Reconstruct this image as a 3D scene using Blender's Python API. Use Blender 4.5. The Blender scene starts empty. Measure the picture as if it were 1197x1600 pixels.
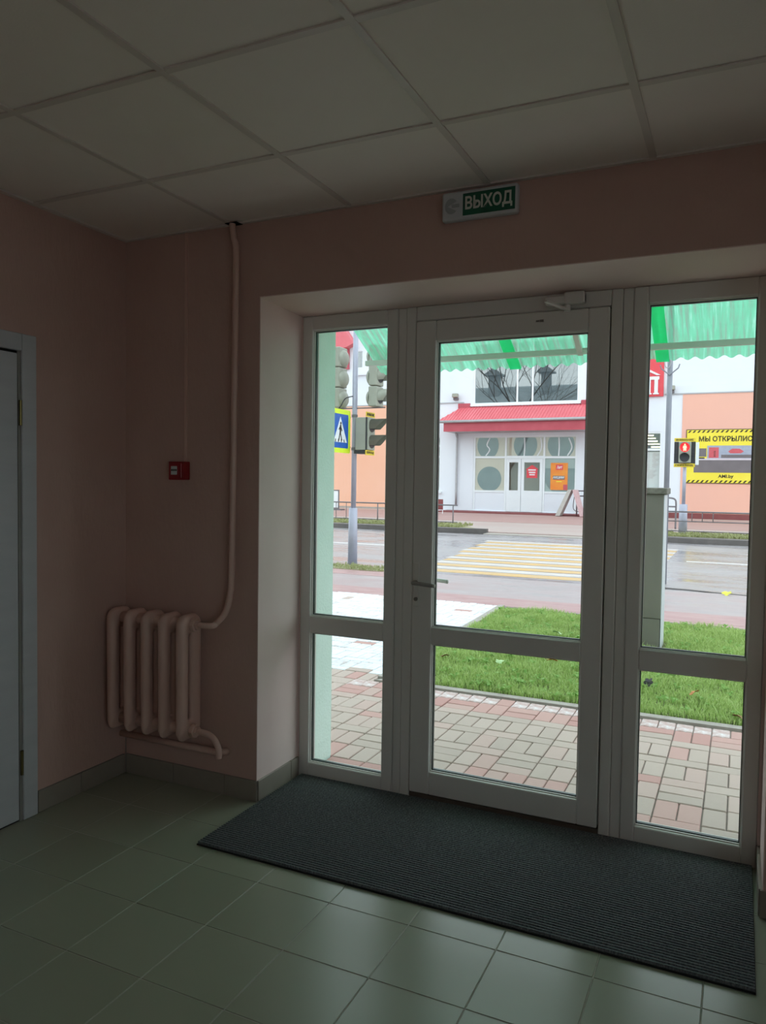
import bpy, bmesh, math, random
from mathutils import Vector, Matrix
random.seed(7)
sc = bpy.context.scene
col = sc.collection

# ------------------------------------------------------------------ camera, sky, exposure
cam_d = bpy.data.cameras.new('camera'); cam = bpy.data.objects.new('camera', cam_d); col.objects.link(cam)
cam_d.sensor_fit = 'HORIZONTAL'; cam_d.sensor_width = 36.0; cam_d.lens = 36.0 * 1192.5 / 1197.0
cam_d.clip_start = 0.05; cam_d.clip_end = 500
_y, _p, _r = 0.4379, -0.0407, 0.0148
_F = Vector((-math.sin(_y) * math.cos(_p), math.cos(_y) * math.cos(_p), math.sin(_p)))
_R = Vector((math.cos(_y), math.sin(_y), 0)); _U = _R.cross(_F)
_R2 = math.cos(_r) * _R + math.sin(_r) * _U; _U2 = -math.sin(_r) * _R + math.cos(_r) * _U
cam.matrix_world = Matrix(((_R2.x, _U2.x, -_F.x, 1.5518), (_R2.y, _U2.y, -_F.y, -3.2239), (_R2.z, _U2.z, -_F.z, 1.4712), (0, 0, 0, 1)))
sc.camera = cam

world = bpy.data.worlds.new('overcast_sky'); sc.world = world; world.use_nodes = True
_bg = world.node_tree.nodes['Background']
_bg.inputs[0].default_value = (0.87, 0.93, 1.0, 1); _bg.inputs[1].default_value = 1.0

sc.view_settings.view_transform = 'Standard'; sc.view_settings.look = 'None'
sc.view_settings.gamma = 1.0; sc.view_settings.use_curve_mapping = False
sc.view_settings.exposure = 1.27
sc.cycles.max_bounces = 16; sc.cycles.diffuse_bounces = 8; sc.cycles.glossy_bounces = 6
sc.cycles.transparent_max_bounces = 24; sc.cycles.transmission_bounces = 8
sc.cycles.sample_clamp_indirect = 6.0

# ------------------------------------------------------------------ materials
def lin(c):
    if isinstance(c, str):
        c = [int(c[i:i + 2], 16) / 255 for i in (0, 2, 4)]
        c = [x / 12.92 if x <= 0.04045 else ((x + 0.055) / 1.055) ** 2.4 for x in c]
    return (c[0], c[1], c[2], 1)
def new_mat(name):
    m = bpy.data.materials.new(name); m.use_nodes = True
    nt = m.node_tree; b = nt.nodes['Principled BSDF']
    return m, nt, b
def mapping(nt, scale=(1, 1, 1), coord='Object'):
    tc = nt.nodes.new('ShaderNodeTexCoord'); mp = nt.nodes.new('ShaderNodeMapping')
    mp.inputs['Scale'].default_value = scale
    nt.links.new(tc.outputs[coord], mp.inputs['Vector']); return mp.outputs[0]
def noise(nt, vec, scale, detail=3, rough=0.55):
    n = nt.nodes.new('ShaderNodeTexNoise'); n.inputs['Scale'].default_value = scale
    n.inputs['Detail'].default_value = detail; n.inputs['Roughness'].default_value = rough
    nt.links.new(vec, n.inputs['Vector']); return n.outputs['Fac']
def ramp(nt, fac, stops):
    r = nt.nodes.new('ShaderNodeValToRGB'); e = r.color_ramp.elements
    e[0].position, e[0].color = stops[0][0], lin(stops[0][1])
    e[1].position, e[1].color = stops[-1][0], lin(stops[-1][1])
    for p, c in stops[1:-1]:
        k = e.new(p); k.color = lin(c)
    nt.links.new(fac, r.inputs['Fac']); return r.outputs['Color']
def bump(nt, b, h, strength=0.3, dist=0.005):
    n = nt.nodes.new('ShaderNodeBump'); n.inputs['Strength'].default_value = strength; n.inputs['Distance'].default_value = dist
    nt.links.new(h, n.inputs['Height']); nt.links.new(n.outputs[0], b.inputs['Normal'])
def mat(name, c1, c2=None, rough=0.6, nscale=8, scale=(1, 1, 1), metal=0, bmp=0, bdist=0.003, bscale=None, spec=0.5, coord='Object', rvar=0):
    m, nt, b = new_mat(name)
    b.inputs['Roughness'].default_value = rough; b.inputs['Metallic'].default_value = metal
    b.inputs['Specular IOR Level'].default_value = spec
    v = mapping(nt, scale, coord)
    f = noise(nt, v, nscale)
    nt.links.new(ramp(nt, f, [(0.3, c1), (0.7, c2 or c1)]), b.inputs['Base Color'])
    if bmp:
        bump(nt, b, noise(nt, v, bscale or nscale * 4, 4), bmp, bdist)
    if rvar:
        mr = nt.nodes.new('ShaderNodeMapRange'); mr.inputs['From Min'].default_value = .35; mr.inputs['From Max'].default_value = .65
        mr.inputs['To Min'].default_value = rough - rvar; mr.inputs['To Max'].default_value = rough + rvar
        nt.links.new(noise(nt, v, nscale * .7 + .3), mr.inputs['Value']); nt.links.new(mr.outputs[0], b.inputs['Roughness'])
    return m
def rand_mat(name, stops, rough=0.7, nscale=30, bmp=0.3, rvar=0.0, mixn=0.25):
    """colour chosen per object, with fine grain"""
    m, nt, b = new_mat(name); b.inputs['Roughness'].default_value = rough
    oi = nt.nodes.new('ShaderNodeObjectInfo')
    v = mapping(nt, (1, 1, 1))
    n = noise(nt, v, nscale, 4)
    a = nt.nodes.new('ShaderNodeMath'); a.operation = 'MULTIPLY_ADD'; a.inputs[1].default_value = mixn; a.inputs[2].default_value = -mixn / 2
    nt.links.new(n, a.inputs[0])
    s = nt.nodes.new('ShaderNodeMath'); s.operation = 'ADD'
    nt.links.new(a.outputs[0], s.inputs[0]); nt.links.new(oi.outputs['Random'], s.inputs[1])
    nt.links.new(ramp(nt, s.outputs[0], stops), b.inputs['Base Color'])
    if bmp: bump(nt, b, noise(nt, v, 120, 3), bmp, 0.002)
    return m
def glass(name, tint=(0.93, 0.98, 0.96), base=0.05, power=5.0, gain=0.85, rough=0.0):
    m, nt, b = new_mat(name); nt.nodes.remove(b)
    out = nt.nodes['Material Output']
    t = nt.nodes.new('ShaderNodeBsdfTransparent'); t.inputs[0].default_value = (*tint, 1)
    g = nt.nodes.new('ShaderNodeBsdfGlossy'); g.inputs['Roughness'].default_value = rough; g.inputs['Color'].default_value = (1, 1, 1, 1)
    lw = nt.nodes.new('ShaderNodeLayerWeight'); lw.inputs['Blend'].default_value = 0.5
    pw = nt.nodes.new('ShaderNodeMath'); pw.operation = 'POWER'; pw.inputs[1].default_value = power
    nt.links.new(lw.outputs['Facing'], pw.inputs[0])
    ma = nt.nodes.new('ShaderNodeMath'); ma.operation = 'MULTIPLY_ADD'; ma.inputs[1].default_value = gain; ma.inputs[2].default_value = base; ma.use_clamp = True
    nt.links.new(pw.outputs[0], ma.inputs[0])
    mx = nt.nodes.new('ShaderNodeMixShader')
    nt.links.new(ma.outputs[0], mx.inputs[0]); nt.links.new(t.outputs[0], mx.inputs[1]); nt.links.new(g.outputs[0], mx.inputs[2])
    nt.links.new(mx.outputs[0], out.inputs['Surface'])
    return m
def emit(name, c, s):
    m, nt, b = new_mat(name); b.inputs['Base Color'].default_value = lin(c)
    b.inputs['Emission Color'].default_value = lin(c); b.inputs['Emission Strength'].default_value = s
    return m

M = {}
# interior
def wallpaper(name, c1, c2):
    m, nt, b = new_mat(name); b.inputs['Roughness'].default_value = 0.75; b.inputs['Specular IOR Level'].default_value = .25
    v = mapping(nt, (1, 1, 0.35))
    n1 = noise(nt, v, 45, 5, 0.65); n2 = noise(nt, mapping(nt, (1, 1, 1)), 3)
    nt.links.new(ramp(nt, n2, [(.3, c1), (.7, c2)]), b.inputs['Base Color'])
    bump(nt, b, n1, 0.6, 0.005); return m
M['wallpaper'] = wallpaper('pink_wallpaper', 'c2a196', 'c8a89d')
M['reveal'] = mat('painted_plaster', 'e6cfc9', 'ead5cf', .7, 4, bmp=.1, bscale=60)
M['ceil_tile'] = mat('ceiling_tile_white', 'f1e9e3', 'f3ece6', .8, 6, bmp=.15, bscale=150)
M['ceil_rail'] = mat('ceiling_rail_white', 'd8cfc9', 'dcd4ce', .5)
M['floor_tile'] = rand_mat('olive_floor_tile', [(0, '959987'), (.5, '999d8b'), (1, '9da18f')], rough=.26, nscale=6, bmp=.03, mixn=.3)
M['grout'] = mat('grout', 'aeaa9e', '9c988d', .9, 30)
M['base_tile'] = mat('baseboard_tile', '8c857a', '948c81', .4, 10)
M['white_pvc'] = mat('white_pvc', 'd9d7d2', 'dddbd6', .35, 3)
M['door_white'] = mat('white_laminate', 'bcbec2', 'c3c5c8', .45, 3, (1, 1, 6))
M['jamb_grey'] = mat('jamb_grey', '85827c', '8e8b85', .5)
M['gasket'] = mat('black_rubber', '101413', '161a19', .6)
M['spacer'] = mat('spacer_teal_black', '1d2b2a', '243634', .4)
M['dark_gap'] = mat('threshold_dark', '5a4d44', '66594f', .6, 20)
M['glass'] = glass('door_glass')
M['rad_paint'] = mat('pink_enamel', 'd3afa2', 'd7b5a9', .35, 5, bmp=.08, bscale=40)
M['brass'] = mat('brass', '6a5f3c', '756943', .35, metal=1)
M['steel'] = mat('grey_steel', '8b8b88', '97978f', .4, metal=.6)
M['handle'] = mat('handle_metal', '9b9a95', 'a8a7a1', .4, metal=.3)
M['sign_white'] = mat('sign_plastic_white', 'c9ccd0', 'cfd2d5', .4)
M['sign_green'] = mat('sign_green', '0d5a41', '106048', .4)
M['sign_grey'] = mat('sign_print_grey', 'a3a9ad', 'abb0b3', .5)
M['sign_letter'] = mat('sign_letter', 'd8dcd2', 'dfe2da', .5)
M['call_red'] = mat('red_plastic', '8e1620', '981a25', .4)
M['dark'] = mat('dark_void', '0c0b0a', '100f0e', .9)
M['mat_back'] = mat('mat_rubber', '0d0f11', '121416', .8)
def pile():
    m, nt, b = new_mat('mat_pile'); b.inputs['Roughness'].default_value = .95; b.inputs['Specular IOR Level'].default_value = .15
    v = mapping(nt, (150, 300, 1)); n = noise(nt, v, 1.0, 3, .7)
    nt.links.new(ramp(nt, n, [(.3, '454a4d'), (.5, '62676a'), (.7, '878b8d')]), b.inputs['Base Color'])
    bump(nt, b, n, .5, .002); return m
M['pile'] = pile()
# exterior
M['mint'] = mat('mint_render', 'd6eae2', 'def0e9', .85, 6, bmp=.6, bdist=.006, bscale=70)
def awning(name, stops):
    m, nt, b = new_mat(name); nt.nodes.remove(b); out = nt.nodes['Material Output']
    v = mapping(nt, (60, 3.0, 3.0)); n = noise(nt, v, 1.0, 4, .7)
    c = ramp(nt, n, stops)
    d = nt.nodes.new('ShaderNodeBsdfDiffuse'); tl = nt.nodes.new('ShaderNodeBsdfTranslucent'); tp = nt.nodes.new('ShaderNodeBsdfTransparent')
    gl = nt.nodes.new('ShaderNodeBsdfGlossy'); gl.inputs['Roughness'].default_value = .15
    for s in (d, tl, tp): nt.links.new(c, s.inputs[0])
    m1 = nt.nodes.new('ShaderNodeMixShader'); m1.inputs[0].default_value = .75
    nt.links.new(d.outputs[0], m1.inputs[1]); nt.links.new(tl.outputs[0], m1.inputs[2])
    m2 = nt.nodes.new('ShaderNodeMixShader'); m2.inputs[0].default_value = .45
    nt.links.new(m1.outputs[0], m2.inputs[1]); nt.links.new(tp.outputs[0], m2.inputs[2])
    m3 = nt.nodes.new('ShaderNodeMixShader'); m3.inputs[0].default_value = .05
    nt.links.new(m2.outputs[0], m3.inputs[1]); nt.links.new(gl.outputs[0], m3.inputs[2])
    nt.links.new(m3.outputs[0], out.inputs['Surface']); return m
M['awning'] = awning('green_polycarbonate', [(.34, '9fb3a2'), (.46, '8ccfae'), (.56, '84dcb4'), (.7, 'bdf2dc')])
M['strip'] = awning('bright_green_strip', [(.3, '6cf0c2'), (.7, '7bf5cb')])
M['rafter'] = mat('awning_steel', 'c4c2ba', 'cdcbc2', .5)
M['paver_grey'] = rand_mat('paver_grey', [(0, 'b3a097'), (.35, 'baa69c'), (.7, 'bfaaa1'), (1, 'c0a39b')], .75, 40)
M['paver_red'] = rand_mat('paver_red', [(0, 'b98a84'), (.5, 'c29891'), (1, 'bd9f97')], .75, 40)
def sheen_mat(name, stops, ns):
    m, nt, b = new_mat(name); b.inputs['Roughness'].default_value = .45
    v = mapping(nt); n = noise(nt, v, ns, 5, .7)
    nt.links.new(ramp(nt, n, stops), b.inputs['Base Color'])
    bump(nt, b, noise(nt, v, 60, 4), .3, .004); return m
M['paver_sheen'] = sheen_mat('sheen_painted_paver', [(.33, 'c3b6b4'), (.45, 'e2e3ea'), (.6, 'eceef4')], 9)  # sky reflection on wet paving, painted into the base colour
M['paver_sheen_patchy'] = sheen_mat('sheen_patched_paver', [(.38, 'bb9690'), (.52, 'cdb5b2'), (.66, 'e6e2e6')], 14)  # the same wet sheen painted in patches over the red
M['joint'] = mat('joint_sand', '958a84', 'a09690', .95, 50)
M['kerb'] = mat('kerb_concrete', '9f958f', 'b0a7a1', .85, 14, bmp=.3)
M['kerb_dark'] = mat('kerb_wet_concrete', '5c5655', '6b6463', .6, 6, bmp=.3)
M['verge'] = mat('verge_turf', '8f8b68', 'a39a80', .95, 8, bmp=.5)
M['soil'] = mat('soil', '565a34', '656a3e', .95, 30, bmp=.5)
def grass(name, st):
    m, nt, b = new_mat(name); b.inputs['Roughness'].default_value = .6; b.inputs['Specular IOR Level'].default_value = .3
    v = mapping(nt); n = noise(nt, v, 34, 8, .9)
    c = ramp(nt, n, st); nt.links.new(c, b.inputs['Base Color'])
    tl = nt.nodes.new('ShaderNodeBsdfTranslucent'); nt.links.new(c, tl.inputs[0])
    mx = nt.nodes.new('ShaderNodeMixShader'); mx.inputs[0].default_value = .4
    nt.links.new(b.outputs[0], mx.inputs[1]); nt.links.new(tl.outputs[0], mx.inputs[2]); nt.links.new(mx.outputs[0], nt.nodes['Material Output'].inputs['Surface']); return m
M['grass'] = grass('grass_green', [(.30, '76894a'), (.44, 'a2bd68'), (.55, 'c0d488'), (.68, 'e9efcb')])
M['grass_dry'] = grass('grass_dry', [(.3, '8d9260'), (.5, 'a5a878'), (.7, 'bfb394')])
M['weed'] = grass('weed_green', [(.35, '7fa651'), (.5, '96bd66'), (.68, 'c2dba0')])
M['leaf_or'] = mat('leaf_orange', 'b5713a', 'c98a4c', .6, 60)
M['leaf_br'] = mat('leaf_brown', '7c5236', '94674a', .7, 60)
M['leaf_dk'] = mat('leaf_dark', '2f2c30', '3d383c', .6, 60)
M['leaf_ye'] = mat('leaf_yellow', 'd9cf3a', 'e3da55', .5, 60)
M['leaf_gr'] = mat('leaf_pale_green', 'a9c98b', 'b6d39a', .5, 60)
M['sidewalk'] = mat('sidewalk_paving', 'a59a9c', 'ab9394', .5, 1.2, (1, 2.2, 1), bmp=.2, bscale=30, rvar=.15)
M['sidewalk_red'] = mat('sidewalk_red_paving', 'aa8182', 'b38f8e', .5, 2.0, (1, 2, 1), bmp=.2, bscale=30, rvar=.15)
M['walk_far'] = mat('far_pavement', 'b0a19c', 'ae9691', .6, .35, (1, 2, 1), bmp=.1)
M['walk_red'] = mat('far_red_paving', 'a5807c', 'ad8a85', .6, .5, (1, 2, 1))
M['asphalt'] = mat('wet_asphalt', '938d92', 'a29b9d', .3, 1.0, (.5, 2, 1), bmp=.12, bscale=60, rvar=.14)
M['cw_white'] = mat('road_paint_white', 'ddd3ce', 'aea5a4', .45, 3.0, (.5, 5, 1))
M['cw_yellow'] = mat('road_paint_yellow', 'dfab50', 'b5a08a', .5, 3.0, (.5, 5, 1))
M['line_white'] = mat('road_line_white', 'e3e1e4', 'd5d2d4', .4, 3)
M['bwhite'] = mat('white_facade', 'e3e5ee', 'e8eaf1', .85, .6)
M['peach'] = mat('peach_facade', 'efb498', 'f2bba2', .85, .5)
M['pinkpeach'] = mat('rose_peach_facade', 'eab3a3', 'efb5a2', .85, .5)
M['plinth'] = mat('dark_red_plinth', '7d3c3e', '874849', .7, 3)
M['red_roof'] = mat('red_metal_roof', 'da6670', 'e0727b', .4, 2)
M['red_fascia'] = mat('red_fascia', 'b54856', 'bf5461', .45, 3)
M['sign_red'] = mat('sign_red', 'df4650', 'e34e58', .5)
M['gutter'] = mat('grey_gutter', 'a6a4a8', 'b3b1b4', .4, metal=.3)
M['mirror_glass'] = glass('coated_glass', (.35, .42, .45), .29, 4, .5)
M['shop_glass'] = glass('shop_glass', (.86, .86, .84), .16, 4, .6)
M['film'] = mat('beige_film', 'e6ddcf', 'ded6c8', .5, 1.5)
M['film_blue'] = mat('bluegrey_film', 'a9bcbf', 'b5c5c8', .3, 1.5)
M['oval'] = mat('smoked_glass_oval', '718890', '879ca2', .15, 1.5)
M['shop_in'] = mat('shop_interior', 'd6cfc2', 'cbc4b6', .8, 2)
M['dark_in'] = mat('dim_interior', '5c6468', '666e72', .8, 2)
M['tube_lamp'] = emit('fluorescent_tube', 'fff3c8', 2.2)
M['b_orange'] = mat('poster_orange', 'f08030', 'f2a040', .5, 3)
M['yellow'] = mat('banner_yellow', 'f0da3c', 'f3e04a', .55, 2)
M['b_black'] = mat('print_black', '2c261a', '332d20', .6)
M['p_grey'] = mat('print_asphalt', '6c6468', '787074', .6, 3)
M['p_pale'] = mat('print_pale', 'c9bcc6', 'd5c9d2', .6, 4)
M['p_red'] = mat('print_red', 'c8545c', 'd0606a', .6, 6)
M['p_blue'] = mat('print_bluegrey', '9aa0b4', 'a8aec0', .6, 6)
M['pole'] = mat('galvanised_pole', 'a9a8ba', 'b4b3c4', .45, 4, metal=.2)
M['pole_dark'] = mat('grey_pole', '83838e', '8f8f99', .45, 4, metal=.2)
M['tl_grey'] = mat('traffic_light_grey', '9b9b8f', 'a5a599', .55, 5)
M['tl_dark'] = mat('traffic_light_dark', '2b2c31', '36373c', .5)
M['tl_red'] = emit('red_lamp', 'ff1a20', 1.2)
M['tl_fig'] = emit('red_lamp_figure', 'ff8a6a', 2.2)
M['sgn_blue'] = mat('sign_blue', '1c56b0', '2160bb', .4)
M['sgn_fluo'] = mat('sign_fluorescent', 'd9f02c', 'e2f640', .5)
M['sgn_white'] = mat('sign_white', 'e6e9ee', 'eceef2', .4)
M['sgn_yel'] = mat('plate_yellow', 'e0bf2a', 'e8cb3c', .5)
M['rail'] = mat('railing_grey', '6f6a70', '7d787d', .5, metal=.2)
M['cab'] = mat('cabinet_grey_green', '736d67', '7e7871', .55, 5, (1, 1, .4))
M['cab_cap'] = mat('cabinet_mossy_cap', '605b55', '87827a', .8, 25)
M['cab_side_lit'] = mat('cabinet_side_lit', 'c6c8d0', 'cdced6', .5, 4)  # brighter sky light on the cabinet side, painted as a paler colour
M['aboard'] = mat('aboard_back', 'b7b1ac', 'c0bab5', .6)
M['aboard_f'] = mat('aboard_front', 'c9a3a8', 'd7b6b8', .6, 12)
M['bark'] = mat('bark', '5a5550', '68625c', .9, 8)
M['tiles'] = mat('roof_tiles_grey', 'b9c4c8', 'c3ced1', .6, 6)
M['chim'] = mat('chimney_brick', '98a2a7', 'a3adb1', .8, 8)

# ------------------------------------------------------------------ builders
W = {}          # world location of each object
def empty(name, loc, label=None, cat=None, group=None, kind=None):
    o = bpy.data.objects.new(name, None); o.empty_display_size = .05
    o.location = loc; col.objects.link(o); W[o.name] = Vector(loc); tag(o, label, cat, group, kind); return o
def tag(o, label=None, cat=None, group=None, kind=None):
    if label: o['label'] = label
    if cat: o['category'] = cat
    if group: o['group'] = group
    if kind: o['kind'] = kind
    return o
def link_mesh(name, me, material, parent=None, loc=(0, 0, 0)):
    o = bpy.data.objects.new(name, me); col.objects.link(o)
    if material is not None and not me.materials: me.materials.append(material)
    W[o.name] = Vector(loc)
    if parent is not None:
        o.parent = parent; o.location = Vector(loc) - W[parent.name]
    else:
        o.location = loc
    return o
class MB:
    def __init__(s): s.bm = bmesh.new()
    def box(s, x0, x1, y0, y1, z0, z1, bev=0, seg=1):
        bm = s.bm
        v = [bm.verts.new(p) for p in ((x0, y0, z0), (x1, y0, z0), (x1, y1, z0), (x0, y1, z0), (x0, y0, z1), (x1, y0, z1), (x1, y1, z1), (x0, y1, z1))]
        f = [bm.faces.new([v[i] for i in q]) for q in ((0, 3, 2, 1), (4, 5, 6, 7), (0, 1, 5, 4), (1, 2, 6, 5), (2, 3, 7, 6), (3, 0, 4, 7))]
        if bev:
            ed = list({e for x in f for e in x.edges})
            bmesh.ops.bevel(bm, geom=ed, offset=bev, segments=seg, affect='EDGES', profile=.5)
        return s
    def prism(s, pts, axis, a, b):
        """pts: 2D outline; axis: which axis is extruded (0,1,2) from a to b"""
        bm = s.bm
        def mk(p, t):
            return {0: (t, p[0], p[1]), 1: (p[0], t, p[1]), 2: (p[0], p[1], t)}[axis]
        A = [bm.verts.new(mk(p, a)) for p in pts]; B = [bm.verts.new(mk(p, b)) for p in pts]
        bm.faces.new(A); bm.faces.new(B[::-1])
        n = len(pts)
        for i in range(n): bm.faces.new((A[i], B[i], B[(i + 1) % n], A[(i + 1) % n]))
        return s
    def tube(s, path, r, n=10, cap=True):
        bm = s.bm; P = [Vector(p) for p in path]; rs = r if isinstance(r, (list, tuple)) else [r] * len(P)
        rings = []; up = None
        for i, p in enumerate(P):
            t = (P[min(i + 1, len(P) - 1)] - P[max(i - 1, 0)]).normalized()
            if up is None:
                up = Vector((0, 0, 1)) if abs(t.z) < .9 else Vector((1, 0, 0))
            a = t.cross(up).normalized(); up = a.cross(t).normalized()
            rings.append([bm.verts.new(p + rs[i] * (math.cos(2 * math.pi * k / n) * a + math.sin(2 * math.pi * k / n) * up)) for k in range(n)])
        for A, B in zip(rings, rings[1:]):
            for k in range(n): bm.faces.new((A[k], A[(k + 1) % n], B[(k + 1) % n], B[k]))
        if cap: bm.faces.new(rings[0][::-1]); bm.faces.new(rings[-1])
        return s
    def cyl(s, p, q, r, n=16): return s.tube([p, q], r, n)
    def quad(s, *p):
        s.bm.faces.new([s.bm.verts.new(q) for q in p]); return s
    def build(s, name, material, parent=None, smooth=False, label=None, cat=None, group=None, kind=None):
        bm = s.bm
        bmesh.ops.recalc_face_normals(bm, faces=bm.faces)
        xs = [v.co for v in bm.verts]
        c = Vector(((min(v.x for v in xs) + max(v.x for v in xs)) / 2, (min(v.y for v in xs) + max(v.y for v in xs)) / 2, min(v.z for v in xs)))
        bmesh.ops.translate(bm, verts=bm.verts, vec=-c)
        me = bpy.data.meshes.new(name); bm.to_mesh(me); bm.free()
        if smooth:
            for p in me.polygons: p.use_smooth = True
        return tag(link_mesh(name, me, material, parent, c), label, cat, group, kind)
def box(name, m, parent, x0, x1, y0, y1, z0, z1, bev=0, seg=1, **k):
    return MB().box(x0, x1, y0, y1, z0, z1, bev, seg).build(name, M[m], parent, **k)
def smooth_angle(o, deg=40):
    me = o.data
    for p in me.polygons: p.use_smooth = True
    try: me.set_sharp_from_angle(angle=math.radians(deg))
    except Exception: pass
    return o
def curve(pts, n=8):
    """Catmull-Rom through points"""
    P = [Vector(p) for p in pts]; out = []
    for i in range(len(P) - 1):
        a, b, c, d = P[max(i - 1, 0)], P[i], P[i + 1], P[min(i + 2, len(P) - 1)]
        for k in range(n):
            t = k / n
            out.append(.5 * ((2 * b) + (c - a) * t + (2 * a - 5 * b + 4 * c - d) * t * t + (3 * b - a - 3 * c + d) * t ** 3))
    out.append(P[-1]); return out
def text(name, body, m, parent, origin, width, height, normal='-y', depth=.004, shear=0.0):
    """lettering fitted to width x height, lower-left at origin, facing -y or +x"""
    cu = bpy.data.curves.new(name, 'FONT'); cu.body = body; cu.size = 1; cu.extrude = 0.02; cu.resolution_u = 3; cu.offset = .026; cu.shear = shear
    ob = bpy.data.objects.new(name, cu); col.objects.link(ob)
    dg = bpy.context.evaluated_depsgraph_get(); me = bpy.data.meshes.new_from_object(ob.evaluated_get(dg))
    bpy.data.objects.remove(ob); bpy.data.curves.remove(cu)
    xs = [v.co.x for v in me.vertices]; ys = [v.co.y for v in me.vertices]
    x0, y0 = min(xs), min(ys); sx = width / (max(xs) - x0); sy = height / (max(ys) - y0); sz = depth / .04
    for v in me.vertices:
        a, b, c = (v.co.x - x0) * sx, (v.co.y - y0) * sy, v.co.z * sz
        v.co = (a, -c, b) if normal == '-y' else (c, a, b)
    me.materials.clear()
    return link_mesh(name, me, M[m], parent, origin)

# ------------------------------------------------------------------ room dimensions
H = 2.614; XL = -1.193; XR = 3.3; YF = -0.354; YB = -6.2
RX0, RX1, RZ = -0.412, 1.664, 2.283       # door opening inside
EX0, EX1, EZ = -0.462, 1.712, 2.40        # outer reveal

def structure(o, label): return tag(o, label, None, None, 'structure')
# walls
w = MB()
w.box(XL - .2, RX0, YF, .075, -.12, H + .12); w.box(RX1, XR + .2, YF, .075, -.12, H + .12); w.box(RX0, RX1, YF, .075, RZ, H + .12)
structure(w.build('wall_front', M['wallpaper']), 'pink wallpapered wall around the glazed entrance')
structure(box('wall_left', 'wallpaper', None, XL - .15, XL, YB, YF, -.12, H + .12), 'pink wallpapered wall with the white interior door')
SWY0, SWY1, SWZ0, SWZ1 = -5.5, -2.6, .85, 2.27      # side window, out of view on the right
w = MB(); w.box(XR, XR + .15, YB, SWY0, -.12, H + .12); w.box(XR, XR + .15, SWY1, YF, -.12, H + .12); w.box(XR, XR + .15, SWY0, SWY1, -.12, SWZ0); w.box(XR, XR + .15, SWY0, SWY1, SWZ1, H + .12)
structure(w.build('wall_right', M['wallpaper']), 'pink wallpapered wall with a window, out of view on the right')
w3 = empty('window_3', (XR + .08, (SWY0 + SWY1) / 2, SWZ0)); structure(w3, 'white framed side window out of view on the right')
w = MB()
for ya_, yb_ in ((SWY0, SWY0 + .07), (-4.38, -4.29), (-3.31, -3.22), (SWY1 - .07, SWY1)): w.box(XR + .05, XR + .12, ya_, yb_, SWZ0, SWZ1)
for za_, zb_ in ((SWZ0, SWZ0 + .07), (SWZ1 - .07, SWZ1)): w.box(XR + .052, XR + .118, SWY0 + .001, SWY1 - .001, za_, zb_)
w.build('frame', M['white_pvc'], w3)
for ya_, yb_ in ((SWY0 + .07, -4.38), (-4.29, -3.31), (-3.22, SWY1 - .07)): box('pane', 'glass', w3, XR + .075, XR + .095, ya_, yb_, SWZ0 + .07, SWZ1 - .07)
box('sill', 'white_pvc', w3, XR - .12, XR + .05, SWY0 - .05, SWY1 + .05, SWZ0 - .03, SWZ0)
structure(box('wall_back', 'wallpaper', None, XL - .15, XR + .15, YB - .15, YB, -.12, H + .12), 'pink wallpapered wall behind the viewer')
# plastered reveal lining (lighter paint) on the three inner faces of the opening
rv = empty('trim_1', (RX0, YF, 0)); structure(rv, 'smooth pale plaster reveal lining the entrance opening')
box('jamb_lining', 'reveal', rv, RX0, RX0 + .004, YF, 0.0, 0, RZ - .004)
box('jamb_lining', 'reveal', rv, RX1 - .004, RX1, YF, 0.0, 0, RZ - .004)
MB().prism([(YF, RZ), (.074, RZ), (.074, 2.263), (0.0, 2.263), (YF, RZ - .004)], 0, RX0, RX1).build('head_lining', M['reveal'], rv)
box('jamb_filler', 'reveal', rv, RX0 + .0002, -.4025, .0005, .074, 0, 2.2625); box('jamb_filler', 'reveal', rv, 1.6485, RX1 - .0002, .0005, .074, 0, 2.2625)

# floor with tiles
fl = structure(box('floor', 'grout', None, XL - .15, XR + .15, YB - .15, .075, -.12, -.0015), 'olive green ceramic tile floor with pale grout')
TS = .2995; TX = -.6006; TY = -.6402; J = .0035
tile_cache = {}
def floor_tile(x0, x1, y0, y1):
    k = (round(x1 - x0, 4), round(y1 - y0, 4))
    if k not in tile_cache:
        bm = MB(); bm.box(-k[0] / 2, k[0] / 2, -k[1] / 2, k[1] / 2, -.008, 0, .0012)
        bmesh.ops.recalc_face_normals(bm.bm, faces=bm.bm.faces)
        me = bpy.data.meshes.new('tile'); bm.bm.to_mesh(me); bm.bm.free(); tile_cache[k] = me
    link_mesh('tile', tile_cache[k], M['floor_tile'], fl, ((x0 + x1) / 2, (y0 + y1) / 2, random.uniform(-.0004, .0004)))
for i in range(-3, 14):
    for j in range(-2, 13):
        x0, x1 = TX + i * TS + J / 2, TX + (i + 1) * TS - J / 2; y1, y0 = TY - (j - 1) * TS - J / 2, TY - j * TS + J / 2
        if j == -2 or y1 > YF:   # threshold inside the opening only
            xa, xb = max(x0, RX0 + .006), min(x1, RX1 - .006)
            if y0 < YF - .02 and xb - xa < TS - J - .001:
                pass
            if y0 >= YF - .02:
                y1 = min(y1, -.001)
                if xb - xa > .02 and y1 - y0 > .02: floor_tile(xa, xb, y0, y1)
                continue
            # row crossing the wall face
            if xb - xa > .02: floor_tile(xa, xb, YF + .001, min(y1, -.001))
            y1 = YF - .0005
        xa, xb = max(x0, XL + .002), min(x1, XR - .002)
        if xb - xa > .02 and y1 - y0 > .02: floor_tile(xa, xb, y0, y1)

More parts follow.
